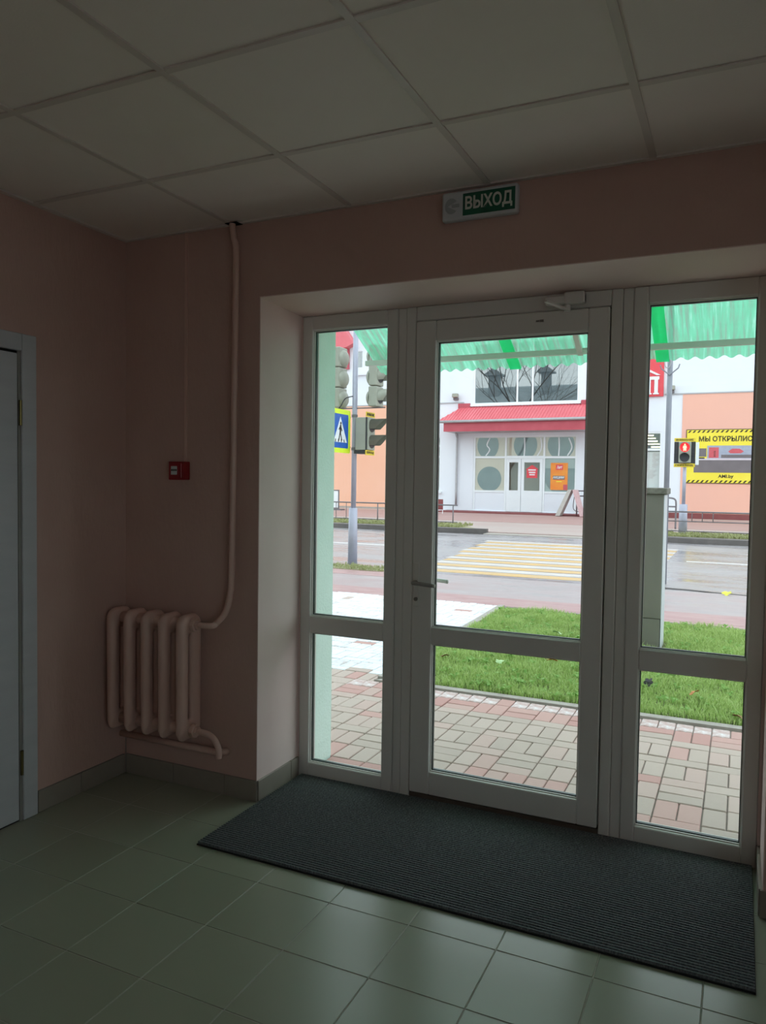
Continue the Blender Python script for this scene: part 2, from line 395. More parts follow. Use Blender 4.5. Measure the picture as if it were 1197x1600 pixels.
# ceiling with tiles and rails
ce = structure(box('ceiling', 'dark', None, XL - .15, XR + .15, YB - .15, .075, H + .06, H + .12), 'suspended ceiling of off-white square tiles in a white rail grid')
CX = -.5608; CY = -.9009
xl = [XL] + [CX + .6 * k for k in range(-1, 7) if XL + .05 < CX + .6 * k < XR - .05] + [XR]
yl = [YF] + [CY - .6 * k for k in range(0, 9) if CY - .6 * k > YB + .05] + [YB]
ccache = {}
for a, b in zip(xl, xl[1:]):
    for c, d in zip(yl, yl[1:]):
        k = (round(b - a - .004, 3), round(c - d - .004, 3))
        if k not in ccache:
            bm = MB(); bm.box(-k[0] / 2, k[0] / 2, -k[1] / 2, k[1] / 2, 0, .015)
            bmesh.ops.recalc_face_normals(bm.bm, faces=bm.bm.faces)
            me = bpy.data.meshes.new('tile'); bm.bm.to_mesh(me); bm.bm.free(); ccache[k] = me
        o = link_mesh('tile', ccache[k], M['ceil_tile'], ce, ((a + b) / 2, (c + d) / 2, H + .0042))
        o.rotation_euler = (random.uniform(-.003, .003), random.uniform(-.003, .003), 0)
for x in xl[1:-1]: box('rail', 'ceil_rail', ce, x - .012, x + .012, YB, YF, H - .002, H + .004)
for y in yl[1:-1]:
    for a, b in zip(xl, xl[1:]): box('rail', 'ceil_rail', ce, a + .0125, b - .0125, y - .012, y + .012, H - .0012, H + .004)
for n, q in (('edge_rail', (XL, XL + .025, YB, YF, H - .004, H + .004)), ('edge_rail', (XL, XR, YF - .02, YF, H - .003, H + .004))): box(n, 'ceil_rail', ce, *q)

# baseboards of grey tile
def baseboard(name, label, pieces):
    e = empty(name, pieces[0][:3] if False else ((pieces[0][0] + pieces[0][1]) / 2, (pieces[0][2] + pieces[0][3]) / 2, 0)); structure(e, label)
    for (x0, x1, y0, y1) in pieces: box('tile', 'base_tile', e, x0, x1, y0, y1, .001, .096, .0015)
def run(a, b, first):
    out = []; p = a
    n = first
    while p < b - .005:
        q = min(p + n, b); out.append((p, q - .003)); p = q; n = .2995
    return out
baseboard('baseboard_left', 'grey tile baseboard along the left wall', [(XL, XL + .011, y0, y1) for y0, y1 in run(-.885, YF - .012, .24)])
baseboard('baseboard_front', 'grey tile baseboard under the radiator', [(x0, x1, YF - .011, YF) for x0, x1 in run(XL + .012, RX0 + .011, .30)])
baseboard('baseboard_left_reveal', 'grey tile baseboard in the left door reveal beside the mat', [(RX0 + .004, RX0 + .015, y0, y1) for y0, y1 in run(YF, -.001, .28)])
baseboard('baseboard_right_reveal', 'grey tile baseboard in the right door reveal', [(RX1 - .015, RX1 - .004, y0, y1) for y0, y1 in run(YF, -.001, .28)])
baseboard('baseboard_right', 'grey tile baseboard right of the entrance opening', [(x0, x1, YF - .011, YF) for x0, x1 in run(RX1 - .011, XR - .001, .30)])

# ------------------------------------------------------------------ glazed entrance
FX0, FX1, FT = -.402, 1.648, 2.262
def ring(mb, x0, x1, z0, z1, t, y0, y1, bev=.003):
    mb.box(x0, x0 + t, y0, y1, z0, z1, bev); mb.box(x1 - t, x1, y0, y1, z0, z1, bev)
    mb.box(x0 + t, x1 - t, y0, y1, z0, z0 + t, bev); mb.box(x0 + t, x1 - t, y0, y1, z1 - t, z1, bev); return mb
def pane(parent, x0, x1, z0, z1, y=0.0):
    """double glazing: inner bead, gasket, glass unit, spacer, outer bead"""
    g = box('pane', 'glass', parent, x0 + .002, x1 - .002, y + .022, y + .046, z0 + .002, z1 - .002)
    ring(MB(), x0, x1, z0, z1, .0045, y + .015, y + .0215, 0).build('bead', M['white_pvc'], g)
    ring(MB(), x0 - .001, x1 + .001, z0 - .001, z1 + .001, .009, y + .026, y + .042, 0).build('spacer', M['spacer'], g)
    ring(MB(), x0 - .001, x1 + .001, z0 - .001, z1 + .001, .004, y + .0465, y + .051, 0).build('outer_gasket', M['gasket'], g)
def sidelight(name, label, gx0, gx1, fx0, fx1):
    e = empty(name, ((fx0 + fx1) / 2, .035, 0)); structure(e, label)
    f = MB()
    f.box(fx0, gx0, 0, .07, 0, FT, .004); f.box(gx1, fx1, 0, .07, 0, FT, .004)
    f.box(gx0, gx1, 0, .07, 0, .0748, .004); f.box(gx0, gx1, 0, .07, .72, .8043, .004); f.box(gx0, gx1, 0, .07, 2.1937, FT, .004)
    f.build('frame', M['white_pvc'], e)
    pane(e, gx0, gx1, .0748, .72); pane(e, gx0, gx1, .8043, 2.1937)
    return e
sidelight('window_1', 'narrow white framed sidelight left of the entrance door', -.347, .0499, FX0, .105)
sidelight('window_2', 'narrow white framed sidelight right of the entrance door', 1.1963, 1.5923, 1.141, FX1)
d1 = empty('door_1', (.625, .035, 0)); structure(d1, 'white glazed entrance door with lever handle and closer')
f = MB()
f.box(.1055, .148, .006, .07, 0, FT, .003); f.box(.149, .196, -.004, .07, 0, FT, .004)
f.box(1.054, 1.098, -.004, .07, 0, FT, .004); f.box(1.099, 1.1405, .006, .07, 0, FT, .003)
f.box(.1965, 1.0535, -.002, .07, 2.1955, FT, .004)
f.build('door_frame', M['white_pvc'], d1)
box('threshold', 'dark_gap', d1, .1965, 1.0535, .002, .07, 0.001, .030, .002)
ring(MB(), .1965, 1.0535, .03, 2.1955, .012, .03, .068, 0).build('rebate_seal', M['gasket'], d1)
s = MB(); x0, x1, z0, z1 = .2006, 1.0494, .0372, 2.1916; gx0, gx1 = .2967, .9657
s.box(x0, gx0, -.012, .058, z0, z1, .004); s.box(gx1, x1, -.012, .058, z0, z1, .004)
s.box(gx0, gx1, -.012, .058, z0, .1422, .004); s.box(gx0, gx1, -.012, .058, .7296, .8098, .004); s.box(gx0, gx1, -.012, .058, 2.1007, z1, .004)
sash = s.build('sash', M['white_pvc'], d1)
pane(d1, gx0, gx1, .1422, .7296, -.010); pane(d1, gx0, gx1, .8098, 2.1007, -.010)
# handle, lock
hp = box('handle_plate', 'white_pvc', d1, .209, .237, -.018, -.0122, .90, 1.10, .003)
MB().tube(curve([(.222, -.018, 1.012), (.222, -.05, 1.012), (.235, -.06, 1.012), (.33, -.06, 1.006)], 6), .009, 10).build('lever', M['handle'], hp, True)
MB().cyl((.224, -.018, .935), (.224, -.026, .935), .009).build('lock_cylinder', M['steel'], hp)
hx = box('outer_handle_plate', 'white_pvc', d1, .209, .237, .0582, .064, .90, 1.10, .003)
MB().tube(curve([(.222, .064, 1.012), (.222, .10, 1.012), (.235, .11, 1.012), (.33, .11, 1.006)], 6), .009, 10).build('outer_lever', M['white_pvc'], hx, True)
# closer
cl = MB().box(.79, .953, -.042, -.0045, 2.212, 2.246, .004).box(.868, .953, -.046, -.0045, 2.208, 2.258, .006).build('closer_body', M['white_pvc'], d1)
MB().cyl((.880, -.026, 2.208), (.880, -.026, 2.180), .013).build('spindle', M['white_pvc'], cl)
MB().box(-.012, .012, -.006, .006, -.003, .003)
a = MB(); P0, P1 = Vector((.885, -.028, 2.186)), Vector((.815, -.135, 2.205))
t = (P1 - P0).normalized(); sd = t.cross(Vector((0, 0, 1))).normalized() * .011
for q in (P0, P1): pass
vs = [a.bm.verts.new(p) for dz in (-.003, .003) for p in (P0 - sd + Vector((0, 0, dz)), P0 + sd + Vector((0, 0, dz)), P1 + sd * .7 + Vector((0, 0, dz)), P1 - sd * .7 + Vector((0, 0, dz)))]
for q in ((0, 1, 2, 3), (4, 5, 6, 7), (0, 1, 5, 4), (1, 2, 6, 5), (2, 3, 7, 6), (3, 0, 4, 7)): a.bm.faces.new([vs[i] for i in q])
a.build('arm', M['white_pvc'], cl)
br = MB().box(.748, .762, -.016, -.0125, 2.150, 2.157).box(.764, .780, -.016, -.0125, 2.149, 2.158).build('screw_plate', M['steel'], d1)

# exit sign
es = empty('exit_sign', (.61, YF, 2.49), 'white exit sign with green panel under the ceiling above the door', 'sign')
body = box('body', 'sign_white', es, .458, .762, YF - .034, YF, 2.486, 2.598, .010, 3)
box('green_panel', 'sign_green', es, .546, .752, YF - .0362, YF - .0338, 2.500, 2.583, 0)
text('lettering', 'ВЫХОД', 'sign_letter', es, (.556, YF - .0372, 2.511), .186, .060, depth=.002)
m = MB()
ang = [math.radians(t) for t in range(35, 326, 15)]
pts = [(.498 + .026 * math.cos(t), 2.542 + .030 * math.sin(t)) for t in ang] + [(.482, 2.542)]
m.prism(pts, 1, YF - .0352, YF - .0338)
m.prism([(.500, 2.536), (.530, 2.536), (.530, 2.548), (.500, 2.548)], 1, YF - .0356, YF - .0338)
m.build('arrow_emblem', M['sign_grey'], es)

# fire call point and its cable
cp = empty('alarm_call_point', (-.845, YF, 1.462), 'small red alarm call point on the pink wall above the radiator', 'alarm')
box('body', 'call_red', cp, -.893, -.797, YF - .040, YF, 1.462, 1.548, .004, 2)
box('cover', 'call_red', cp, -.886, -.812, YF - .046, YF - .0385, 1.470, 1.540, .003)
lb = box('label_plate', 'sign_white', cp, -.872, -.836, YF - .0475, YF - .0455, 1.486, 1.526, .001)
for k in range(3): MB().prism([(-.869 + k * .0115, 1.503), (-.860 + k * .0115, 1.503), (-.860 + k * .0115, 1.512), (-.869 + k * .0115, 1.512)], 1, YF - .0482, YF - .0474).build('mark', M['b_black'], lb)
MB().box(-.825, -.814, YF - .010, YF, 1.548, H - .004).build('cable_duct', M['rad_paint'], None, label='thin vertical cable duct running from the ceiling to the alarm call point', cat='cable duct')

# radiator: five cast sections
rad = empty('radiator', (-.92, -.46, .27), 'pink painted cast iron radiator of five sections in the corner', 'radiator')
def section_mesh(end=False):
    bm = bmesh.new(); hw, z0, z1 = .070, 0.0, .578
    N = 40
    def outline(h, a, b, rt, rb):
        pts = []
        segs = [((h - rt, b - rt), rt, 0), ((-h + rt, b - rt), rt, 90), ((-h + rb, a + rb), rb, 180), ((h - rb, a + rb), rb, 270)]
        for (c, r, a0) in segs:
            for k in range(10):
                t = math.radians(a0 + k * 10); pts.append((c[0] + r * math.cos(t), c[1] + r * math.sin(t)))
        return pts
    loops = [(outline(hw, z0, z1, .045, .036), .006), (outline(hw - .004, z0 + .008, z1 - .006, .043, .035), .018), (outline(hw - .014, z0 + .028, z1 - .022, .036, .03), .0245),
             (outline(hw - .030, z0 + .046, z1 - .046, .026, .022), .021), (outline(hw - .048, z0 + .075, z1 - .075, .016, .016), .015), (outline(hw - .058, z0 + .092, z1 - .092, .0118, .0118), .010)]
    rows = []
    for sgn in (1, -1):
        for lp, x in (loops if sgn == 1 else loops[::-1]):
            rows.append([bm.verts.new((sgn * x * min(1, .22 + max(0, p[1]) / .075), p[0], p[1])) for p in lp])
    for A, B in zip(rows, rows[1:] + rows[:1]):
        for k in range(N): bm.faces.new((A[k], A[(k + 1) % N], B[(k + 1) % N], B[k]))
    bmesh.ops.recalc_face_normals(bm, faces=bm.faces)
    me = bpy.data.meshes.new('section'); bm.to_mesh(me); bm.free()
    for p in me.polygons: p.use_smooth = True
    return me
sm = section_mesh(); RY = -.462; RZ0 = .272; RXS = [-1.128 + k * .1035 for k in range(5)]
for x in RXS:
    link_mesh('section', sm, M['rad_paint'], rad, (x, RY, RZ0))
for z in (RZ0 + .045, RZ0 + .533):
    MB().cyl((RXS[0] - .03, RY, z), (RXS[-1] + .035, RY, z), .026, 16).build('hub', M['rad_paint'], rad, True)
    pl = MB().cyl((RXS[-1] + .028, RY, z), (RXS[-1] + .046, RY, z), .032, 8).build('plug', M['rad_paint'], rad)
    MB().cyl((RXS[-1] + .044, RY, z), (RXS[-1] + .060, RY, z), .022, 6).build('nut', M['rad_paint'], pl)
for x in (RXS[0] + .052, RXS[-1] - .052): MB().cyl((x, RY, RZ0 + .545), (x, YF, RZ0 + .545), .008, 8).build('wall_hook', M['rad_paint'], rad)
xe = RXS[-1] + .058
MB().tube(curve([(xe, RY, RZ0 + .533), (xe + .06, RY + .015, RZ0 + .533), (-.585, -.425, .815), (-.548, -.405, .868), (-.533, -.395, .95), (-.528, -.392, 1.05), (-.523, -.390, 1.6), (-.519, -.388, 2.2), (-.518, -.386, 2.48), (-.532, -.384, 2.54), (-.541, -.384, 2.60), (-.541, -.384, 2.625)], 8), .0145, 12).build('heating_pipe', M['rad_paint'], None, True, 'pink painted supply pipe dropping from the ceiling and bending into the radiator', 'pipe')
MB().tube(curve([(xe, RY, RZ0 + .045), (xe + .055, RY - .005, RZ0 + .043), (xe + .10, RY - .01, RZ0 + .025), (xe + .122, RY - .01, RZ0 - .015), (xe + .124, RY - .01, RZ0 - .055)], 8), .0145, 12).build('return_pipe', M['rad_paint'], None, True, 'short pink elbow pipe leaving the bottom of the radiator', 'pipe')
MB().tube([(XL + .001, YF - .03, .205), (-.60, YF - .03, .205), (-.575, YF - .012, .205), (-.572, YF, .205)], .016, 12).build('wall_pipe', M['rad_paint'], None, True, 'pink painted pipe running along the wall under the radiator', 'pipe')
MB().tube([(XL + .03, YF - .03, .190), (XL + .03, YF - .03, .01)], .0025, 6).build('thin_wire', M['steel'], None, False, 'thin wire hanging to the floor in the corner below the radiator', 'wire')
# opening where the pipe enters the ceiling
MB().prism([(-.572, -.40), (-.510, -.40), (-.505, -.358), (-.565, -.356)], 2, H - .0055, H - .003).build('pipe_hole', M['dark'], ce)

# interior door
d2 = empty('door_2', (XL, -1.42, 0)); structure(d2, 'white flush interior door in the left wall')
c = MB(); c.box(XL, XL + .016, -.965, -.892, 0, 2.062, .003); c.box(XL, XL + .016, -1.945, -1.872, 0, 2.062, .003); c.box(XL, XL + .016, -1.872, -.965, 1.990, 2.062, .003)
c.build('casing', M['door_white'], d2)
box('jamb_gap', 'dark', d2, XL, XL + .002, -1.872, -.965, 0, 1.99); box('jamb', 'jamb_grey', d2, XL + .002, XL + .008, -.980, -.965, 0, 1.99)
lf = box('leaf', 'door_white', d2, XL + .002, XL + .012, -1.868, -.984, .008, 1.978, .003)
for z in (.20, 1.68):
    MB().cyl((XL + .016, -.974, z), (XL + .016, -.974, z + .105), .0065, 10).build('hinge', M['brass'], d2)
hd = box('handle_plate', 'steel', lf, XL + .012, XL + .018, -1.84, -1.81, .92, 1.12, .002)

# entrance mat
mt = empty('entrance_mat', (.64, -.41, 0), 'charcoal ribbed entrance mat lying in front of the glazed door', 'doormat')
box('backing', 'mat_back', mt, -.382, 1.636, -.812, -.008, .0012, .006, .001)
rb = MB(); pitch = .0152; y = -.806
while y < -.012:
    for (xa, xb) in ((-.380, 1.634),):
        n = 1
        v = [(xa, y, .006), (xa, y + pitch * .12, .0150), (xa, y + pitch * .56, .0150), (xa, y + pitch * .68, .006)]
        A = [rb.bm.verts.new(p) for p in v]; B = [rb.bm.verts.new((xb, p[1], p[2])) for p in v]
        for k in range(3): rb.bm.faces.new((A[k], B[k], B[k + 1], A[k + 1]))
    y += pitch
rb.build('ribbed_pile', M['pile'], mt, kind='stuff')

# ------------------------------------------------------------------ outside: our own building
ext = empty('wall_exterior', (0, .44, 0)); structure(ext, 'mint green rendered outside wall and reveal')
e = MB()
e.box(-30, EX0, .076, .44, -.15, 8.0); e.box(EX1, 3.5, .076, .44, -.15, 8.0); e.box(3.451, 3.5, -6.6, .076, H + .2, 8.0); e.box(EX0, EX1, .076, .44, EZ, 8.0)
e.build('render', M['mint'], ext)
r = MB(); r.quad((-31, .95, 7.9), (3.9, .95, 7.9), (3.9, -6.3, 11.3), (-31, -6.3, 11.3)); r.quad((-31, -6.3, 11.3), (3.9, -6.3, 11.3), (3.9, -13, 7.9), (-31, -13, 7.9))
r.quad((-31, .95, 7.9), (3.9, .95, 7.9), (3.9, -13, 7.9), (-31, -13, 7.9))
rf = r.build('roof', M['tiles'], ext)
for k in range(26): MB().box(-31, 3.9, .80 - k * .27, .90 - k * .27, 7.93 + k * .1266, 7.985 + k * .1266).build('tile_course', M['tiles'], rf)
for (x, yy, ww, hh) in ((-21.1, -4.0, 1.0, 2.5), (-15.9, -4.0, .8, 2.6)):
    MB().box(x - ww / 2, x + ww / 2, yy - .5, yy + .5, 9.6, 9.6 + hh).box(x - ww / 2 - .35, x + ww / 2 + .35, yy - .85, yy + .85, 9.6 + hh, 9.75 + hh).prism([(x - ww / 2 - .35, 9.75 + hh), (x + ww / 2 + .35, 9.75 + hh), (x, 10.3 + hh)], 1, yy - .85, yy + .85).build('chimney', M['chim'], rf)

# awning
aw = empty('awning', (.6, 1.0, 2.17), 'green translucent corrugated awning sloping down outside the entrance', 'awning')
AY0, AZ0, AY1, AZ1 = .445, 2.735, 1.50, 2.197
def sheet(x0, x1, lift):
    m = MB(); n = int((x1 - x0) / .0095); rows = []
    for (yy, zz) in ((AY0, AZ0), (.8, AZ0 + (AZ1 - AZ0) * (.8 - AY0) / (AY1 - AY0)), (1.15, AZ0 + (AZ1 - AZ0) * (1.15 - AY0) / (AY1 - AY0)), (AY1, AZ1)):
        rows.append([m.bm.verts.new((x0 + (x1 - x0) * k / n, yy, zz + lift + .009 * math.cos(2 * math.pi * (x0 + (x1 - x0) * k / n) / .076))) for k in range(n + 1)])
    for A, B in zip(rows, rows[1:]):
        for k in range(n): m.bm.faces.new((A[k], A[k + 1], B[k + 1], B[k]))
    return m.build('corrugated_sheet', M['awning'], aw, True)
sheet(-.69, .250, 0); sheet(.252, 1.120, 0); sheet(1.122, 2.05, 0)
for xj in (.25, 1.12): MB().prism([(.45, AZ0 - .018), (.45, AZ0 - .012), (AY1 - .01, AZ1 - .008), (AY1 - .01, AZ1 - .014)], 0, xj - .036, xj + .036).build('joint_strip', M['strip'], aw)
sl = (AZ1 - AZ0) / (AY1 - AY0)
def zaw(y): return AZ0 + (y - AY0) * sl
MB().box(-.70, 2.06, 1.275, 1.305, zaw(1.29) - .082, zaw(1.29) - .050).build('purlin', M['rafter'], aw)
MB().box(-.70, 2.06, .75, .78, zaw(.765) - .050, zaw(.765) - .020).build('purlin', M['rafter'], aw)
for x in (.685, 2.02):
    MB().prism([(.445, zaw(.445) - .085), (.445, zaw(.445) - .055), (1.30, zaw(1.30) - .055), (1.30, zaw(1.30) - .085)], 0, x - .015, x + .015).build('rafter', M['rafter'], aw)

# ------------------------------------------------------------------ ground
GZ = -.05
pv = structure(box('pavement', 'joint', None, -4.2, 4.5, .07, 5.90, GZ - .25, GZ - .012), 'block paved path outside the entrance')
JT = .006
pcache = {}
def paver_mesh(dx, dy, mname):
    k = (dx, dy, mname)
    if k not in pcache:
        b = MB(); b.box(-dx / 2, dx / 2, -dy / 2, dy / 2, -.05, 0, .004)
        bmesh.ops.recalc_face_normals(b.bm, faces=b.bm.faces)
        me = bpy.data.meshes.new('paver'); b.bm.to_mesh(me); b.bm.free(); me.materials.append(M[mname]); pcache[k] = me
    return pcache[k]
U = .105
def paver(x0, x1, y0, y1, red=0.0, sheen=0.0):
    r = random.random()
    mn = ('paver_sheen_patchy' if y0 < 1.9 else 'paver_sheen') if r < sheen else ('paver_red' if random.random() < red else 'paver_grey')
    dx, dy = round(x1 - x0 - JT, 4), round(y1 - y0 - JT, 4)
    o = link_mesh('paver', paver_mesh(dx, dy, mn), None, pv, ((x0 + x1) / 2, (y0 + y1) / 2, GZ + random.uniform(-.0025, .0015)))
    o.rotation_euler = (random.uniform(-.012, .012), random.uniform(-.012, .012), 0)
c0 = .385 - 9 * .21
rowdef = [(.075, 'H', .8), (.18, 'H', .9), (.2228, None, 0)]
def row(kind, y0, red, sheen, ia, ib, xmin=-9):
    for i in range(ia, ib):
        x = .385 + i * .21
        if x + .21 < xmin: continue
        k = kind
        if kind == 'HV': k = 'V' if i % 2 else 'HH'
        if kind == 'VH': k = 'HH' if i % 2 else 'V'
        if k == 'H': paver(x, x + .21, y0, y0 + U, red, sheen)
        if k == 'HH': paver(x, x + .21, y0, y0 + U, red, sheen); paver(x, x + .21, y0 + U, y0 + 2 * U, red, sheen)
        if k == 'V': paver(x, x + U, y0, y0 + 2 * U, red, sheen); paver(x + U, x + .21, y0, y0 + 2 * U, red, sheen)
        if k == 'E': paver(x, x + U, y0, y0 + .155, red, sheen); paver(x + U, x + .21, y0, y0 + .155, red, sheen)
IA, IB = -7, 8
row('H', .118, .8, 0, -4, 6); row('H', .223, .9, 0, -4, 6); row('H', .328, .85, 0, -4, 6)
row('V', .433, .35, 0, IA, IB); row('HV', .643, .18, 0, IA, IB); row('H', .853, .06, 0, IA, IB); row('V', .958, .03, 0, IA, IB)
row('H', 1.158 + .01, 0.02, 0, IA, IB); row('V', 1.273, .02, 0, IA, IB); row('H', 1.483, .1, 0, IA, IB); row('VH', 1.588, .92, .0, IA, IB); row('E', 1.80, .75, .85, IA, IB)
# path running to the street, wet sky sheen painted into most blocks: the rest of the blocks in one mesh
def blocks(name, mname, cells):
    b = MB()
    for (x0, x1, y0, y1) in cells:
        z = GZ + random.uniform(-.003, .0015); b.box(x0 + .004, x1 - .004, y0 + .004, y1 - .004, z - .05, z, .004)
    return b.build(name, M[mname], pv, kind='stuff')
cs, cg, cr = [], [], []
yy = 1.955; odd = 0
while yy < 5.84:
    h = 2 * U if odd % 2 == 0 else U
    for i in range(-21, -4):
        x = .385 + i * .21
        xk = -.940 - .0446 * max(0, yy + h / 2 - 2.04)
        cells = [(x, x + U, yy, yy + h), (x + U, x + .21, yy, yy + h)] if odd % 2 == 0 else [(x, x + .21, yy, yy + h)]
        for cc in cells:
            if cc[0] > xk - .03: continue
            cc = (cc[0], min(cc[1], xk), cc[2], cc[3])
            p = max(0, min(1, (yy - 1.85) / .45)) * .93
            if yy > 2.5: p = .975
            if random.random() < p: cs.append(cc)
            elif random.random() < .4: cr.append(cc)
            else: cg.append(cc)
    yy += h; odd += 1
# left of the near rows
for (y0, kind) in ((.433, 'V'), (.643, 'V'), (.853, 'H'), (.958, 'V'), (1.168, 'H'), (1.273, 'V'), (1.483, 'H'), (1.588, 'V'), (1.798, 'H')):
    for i in range(-21, -7):
        x = .385 + i * .21
        if kind == 'V': cg += [(x, x + U, y0, y0 + .21), (x + U, x + .21, y0, y0 + .21)]
        else: cg.append((x, x + .21, y0, y0 + (U if y0 < 1.7 else .155)))
blocks('sheen_painted_blocks', 'paver_sheen', cs); blocks('grey_blocks', 'paver_grey', cg); blocks('red_blocks', 'paver_red', cr)

# lawn with kerbs
def poly_slab(name, m, pts, z0, z1, parent=None, **k): return MB().prism(pts, 2, z0, z1).build(name, M[m], parent, **k)
KL = [(-.93, 1.965), (-1.10, 5.86)]
structure(poly_slab('kerb_near', 'kerb', [(-.93, 1.962), (4.2, 1.985), (4.2, 2.055), (-.85, 2.035)], GZ - .1, GZ + .012), 'pale concrete kerb between the pavers and the lawn')
structure(poly_slab('kerb_side', 'kerb', [(-.935, 2.037), (-.855, 2.037), (-1.025, 5.85), (-1.105, 5.86)], GZ - .1, GZ + .02), 'concrete kerb between the pale path and the lawn')
structure(poly_slab('kerb_street', 'kerb_dark', [(-1.02, 5.72), (4.2, 5.45), (4.2, 5.52), (-1.02, 5.80)], GZ - .1, GZ + .012), 'dark kerb at the street side of the lawn')
structure(poly_slab('lawn_soil', 'soil', [(-.855, 2.05), (4.2, 2.056), (4.2, 5.45), (-1.015, 5.72)], GZ - .1, GZ - .004), 'soil under the lawn')
def in_lawn(x, y):
    return not (.32 < x < .96 and 4.15 < y < 4.56) and y > 2.06 and x > -.85 - (y - 2.06) * .0465 and y < 5.71 - (x + 1.0) * .052
def blades(name, n, box_, test, hmin, hmax, mname, parent=None, wdt=.0045, label=None):
    vs, fs = [], []
    cnt = 0
    while cnt < n:
        # denser towards the entrance
        u = random.random()
        x = random.uniform(box_[0], box_[1]); y = box_[2] + (box_[3] - box_[2]) * u
        if not test(x, y): continue
        h = random.uniform(hmin, hmax) * (1 + .35 * math.sin(x * 7.1 + 1.3 * math.sin(y * 5.3)) * math.cos(y * 6.7)); a = random.uniform(0, 6.283); l = random.uniform(.15, .9) * h; w = wdt * random.uniform(.6, 1.4)
        dx, dy = math.cos(a), math.sin(a); px, py = -dy * w, dx * w
        b = len(vs); z = GZ - .004
        vs += [(x - px, y - py, z), (x + px, y + py, z), (x + dx * l * .4 - px * .8, y + dy * l * .4 - py * .8, z + h * .65), (x + dx * l * .4 + px * .8, y + dy * l * .4 + py * .8, z + h * .65), (x + dx * l, y + dy * l, z + h)]
        fs += [(b, b + 1, b + 3, b + 2), (b + 2, b + 3, b + 4)]; cnt += 1
    me = bpy.data.meshes.new(name); me.from_pydata(vs, [], fs)
    o = link_mesh(name, me, M[mname], parent); tag(o, label, 'grass', None, 'stuff'); return o
lawn = blades('lawn_grass', 80000, (-1.05, 2.7, 2.06, 5.72), in_lawn, .022, .072, 'grass', wdt=.0034, label='bright green grass of the lawn beyond the near pavers')
# broad leaved weeds between the blades
vs, fs = [], []
for k in range(420):
    while True:
        x, y = random.uniform(-1.0, 2.6), random.uniform(2.08, 5.6)
        if in_lawn(x, y): break
    for q in range(random.randint(3, 6)):
        a = random.uniform(0, 6.283); l = random.uniform(.03, .06); w_ = l * random.uniform(.22, .36); zt = random.uniform(.015, .045)
        dx, dy = math.cos(a), math.sin(a); b_ = len(vs); z = GZ + .02
        vs += [(x, y, z), (x + dx * l * .5 - dy * w_, y + dy * l * .5 + dx * w_, z + zt), (x + dx * l, y + dy * l, z + zt * .8), (x + dx * l * .5 + dy * w_, y + dy * l * .5 - dx * w_, z + zt)]
        fs.append((b_, b_ + 1, b_ + 2, b_ + 3))
me = bpy.data.meshes.new('lawn_weeds'); me.from_pydata(vs, [], fs)
tag(link_mesh('lawn_weeds', me, M['weed'], lawn), 'broad leaved weeds scattered through the lawn grass', None, None, 'stuff')
# fallen leaves on the lawn
def leaf(name, m, x, y, z, s, label, tilt=.3, lobes=5):
    b = MB(); n = 20; pts = []
    a0 = random.uniform(0, 6.28)
    for k in range(n):
        t = 2 * math.pi * k / n; rr = s * (.62 + .38 * abs(math.cos(lobes * t / 2)))
        pts.append(Vector((rr * math.cos(t), rr * math.sin(t) * .85, .18 * s * math.cos(2 * t + a0))))
    R = Matrix.Rotation(a0, 3, 'Z') @ Matrix.Rotation(tilt, 3, 'X')
    c = b.bm.verts.new((x, y, z)); ring_ = [b.bm.verts.new(Vector((x, y, z)) + R @ p) for p in pts]
    for k in range(n): b.bm.faces.new((c, ring_[k], ring_[(k + 1) % n]))
    ex = bmesh.ops.extrude_face_region(b.bm, geom=list(b.bm.faces))
    bmesh.ops.translate(b.bm, verts=[v for v in ex['geom'] if isinstance(v, bmesh.types.BMVert)], vec=(0, 0, .0015))
    bl = b.build('blade', M[m], None)
    e = empty(name, W[bl.name], label, 'leaf', 'fallen leaves on the lawn')
    bl.parent = e; bl.location = (0, 0, 0)
    MB().tube([(x, y, z), (x + s * 1.3 * math.cos(a0), y + s * 1.3 * math.sin(a0), z + .004)], s * .03, 5).build('stem', M[m], e)
leaf('fallen_leaf', 'leaf_or', .19, 3.02, .02, .050, 'bright orange fallen leaf on the lawn behind the door rail')
leaf('fallen_leaf', 'leaf_br', -.66, 2.78, .01, .045, 'brown fallen leaf on the lawn near the side kerb')
leaf('fallen_leaf', 'leaf_gr', -.17, 2.72, .03, .038, 'pale green leaf lying on the lawn in the lower door pane')
leaf('fallen_leaf', 'leaf_gr', -.02, 4.15, .03, .055, 'large pale green leaf on the lawn in the upper door pane')
leaf('fallen_leaf', 'leaf_dk', .98, 2.66, .02, .042, 'curled dark leaf on the lawn in the right sidelight', 1.0)
leaf('fallen_leaf', 'leaf_or', 1.30, 2.52, .02, .046, 'orange brown leaf on the lawn in the right sidelight', .5)
leaf('fallen_leaf', 'leaf_br', .88, 3.05, .02, .040, 'small brown leaf under the rail of the right sidelight')
leaf('fallen_leaf', 'leaf_gr', 1.12, 2.92, .03, .040, 'pale green upright leaf on the lawn in the right sidelight', .6)
leaf('fallen_leaf', 'leaf_br', 1.58, 2.12, .0, .040, 'brown leaf at the lawn edge in the right sidelight corner')

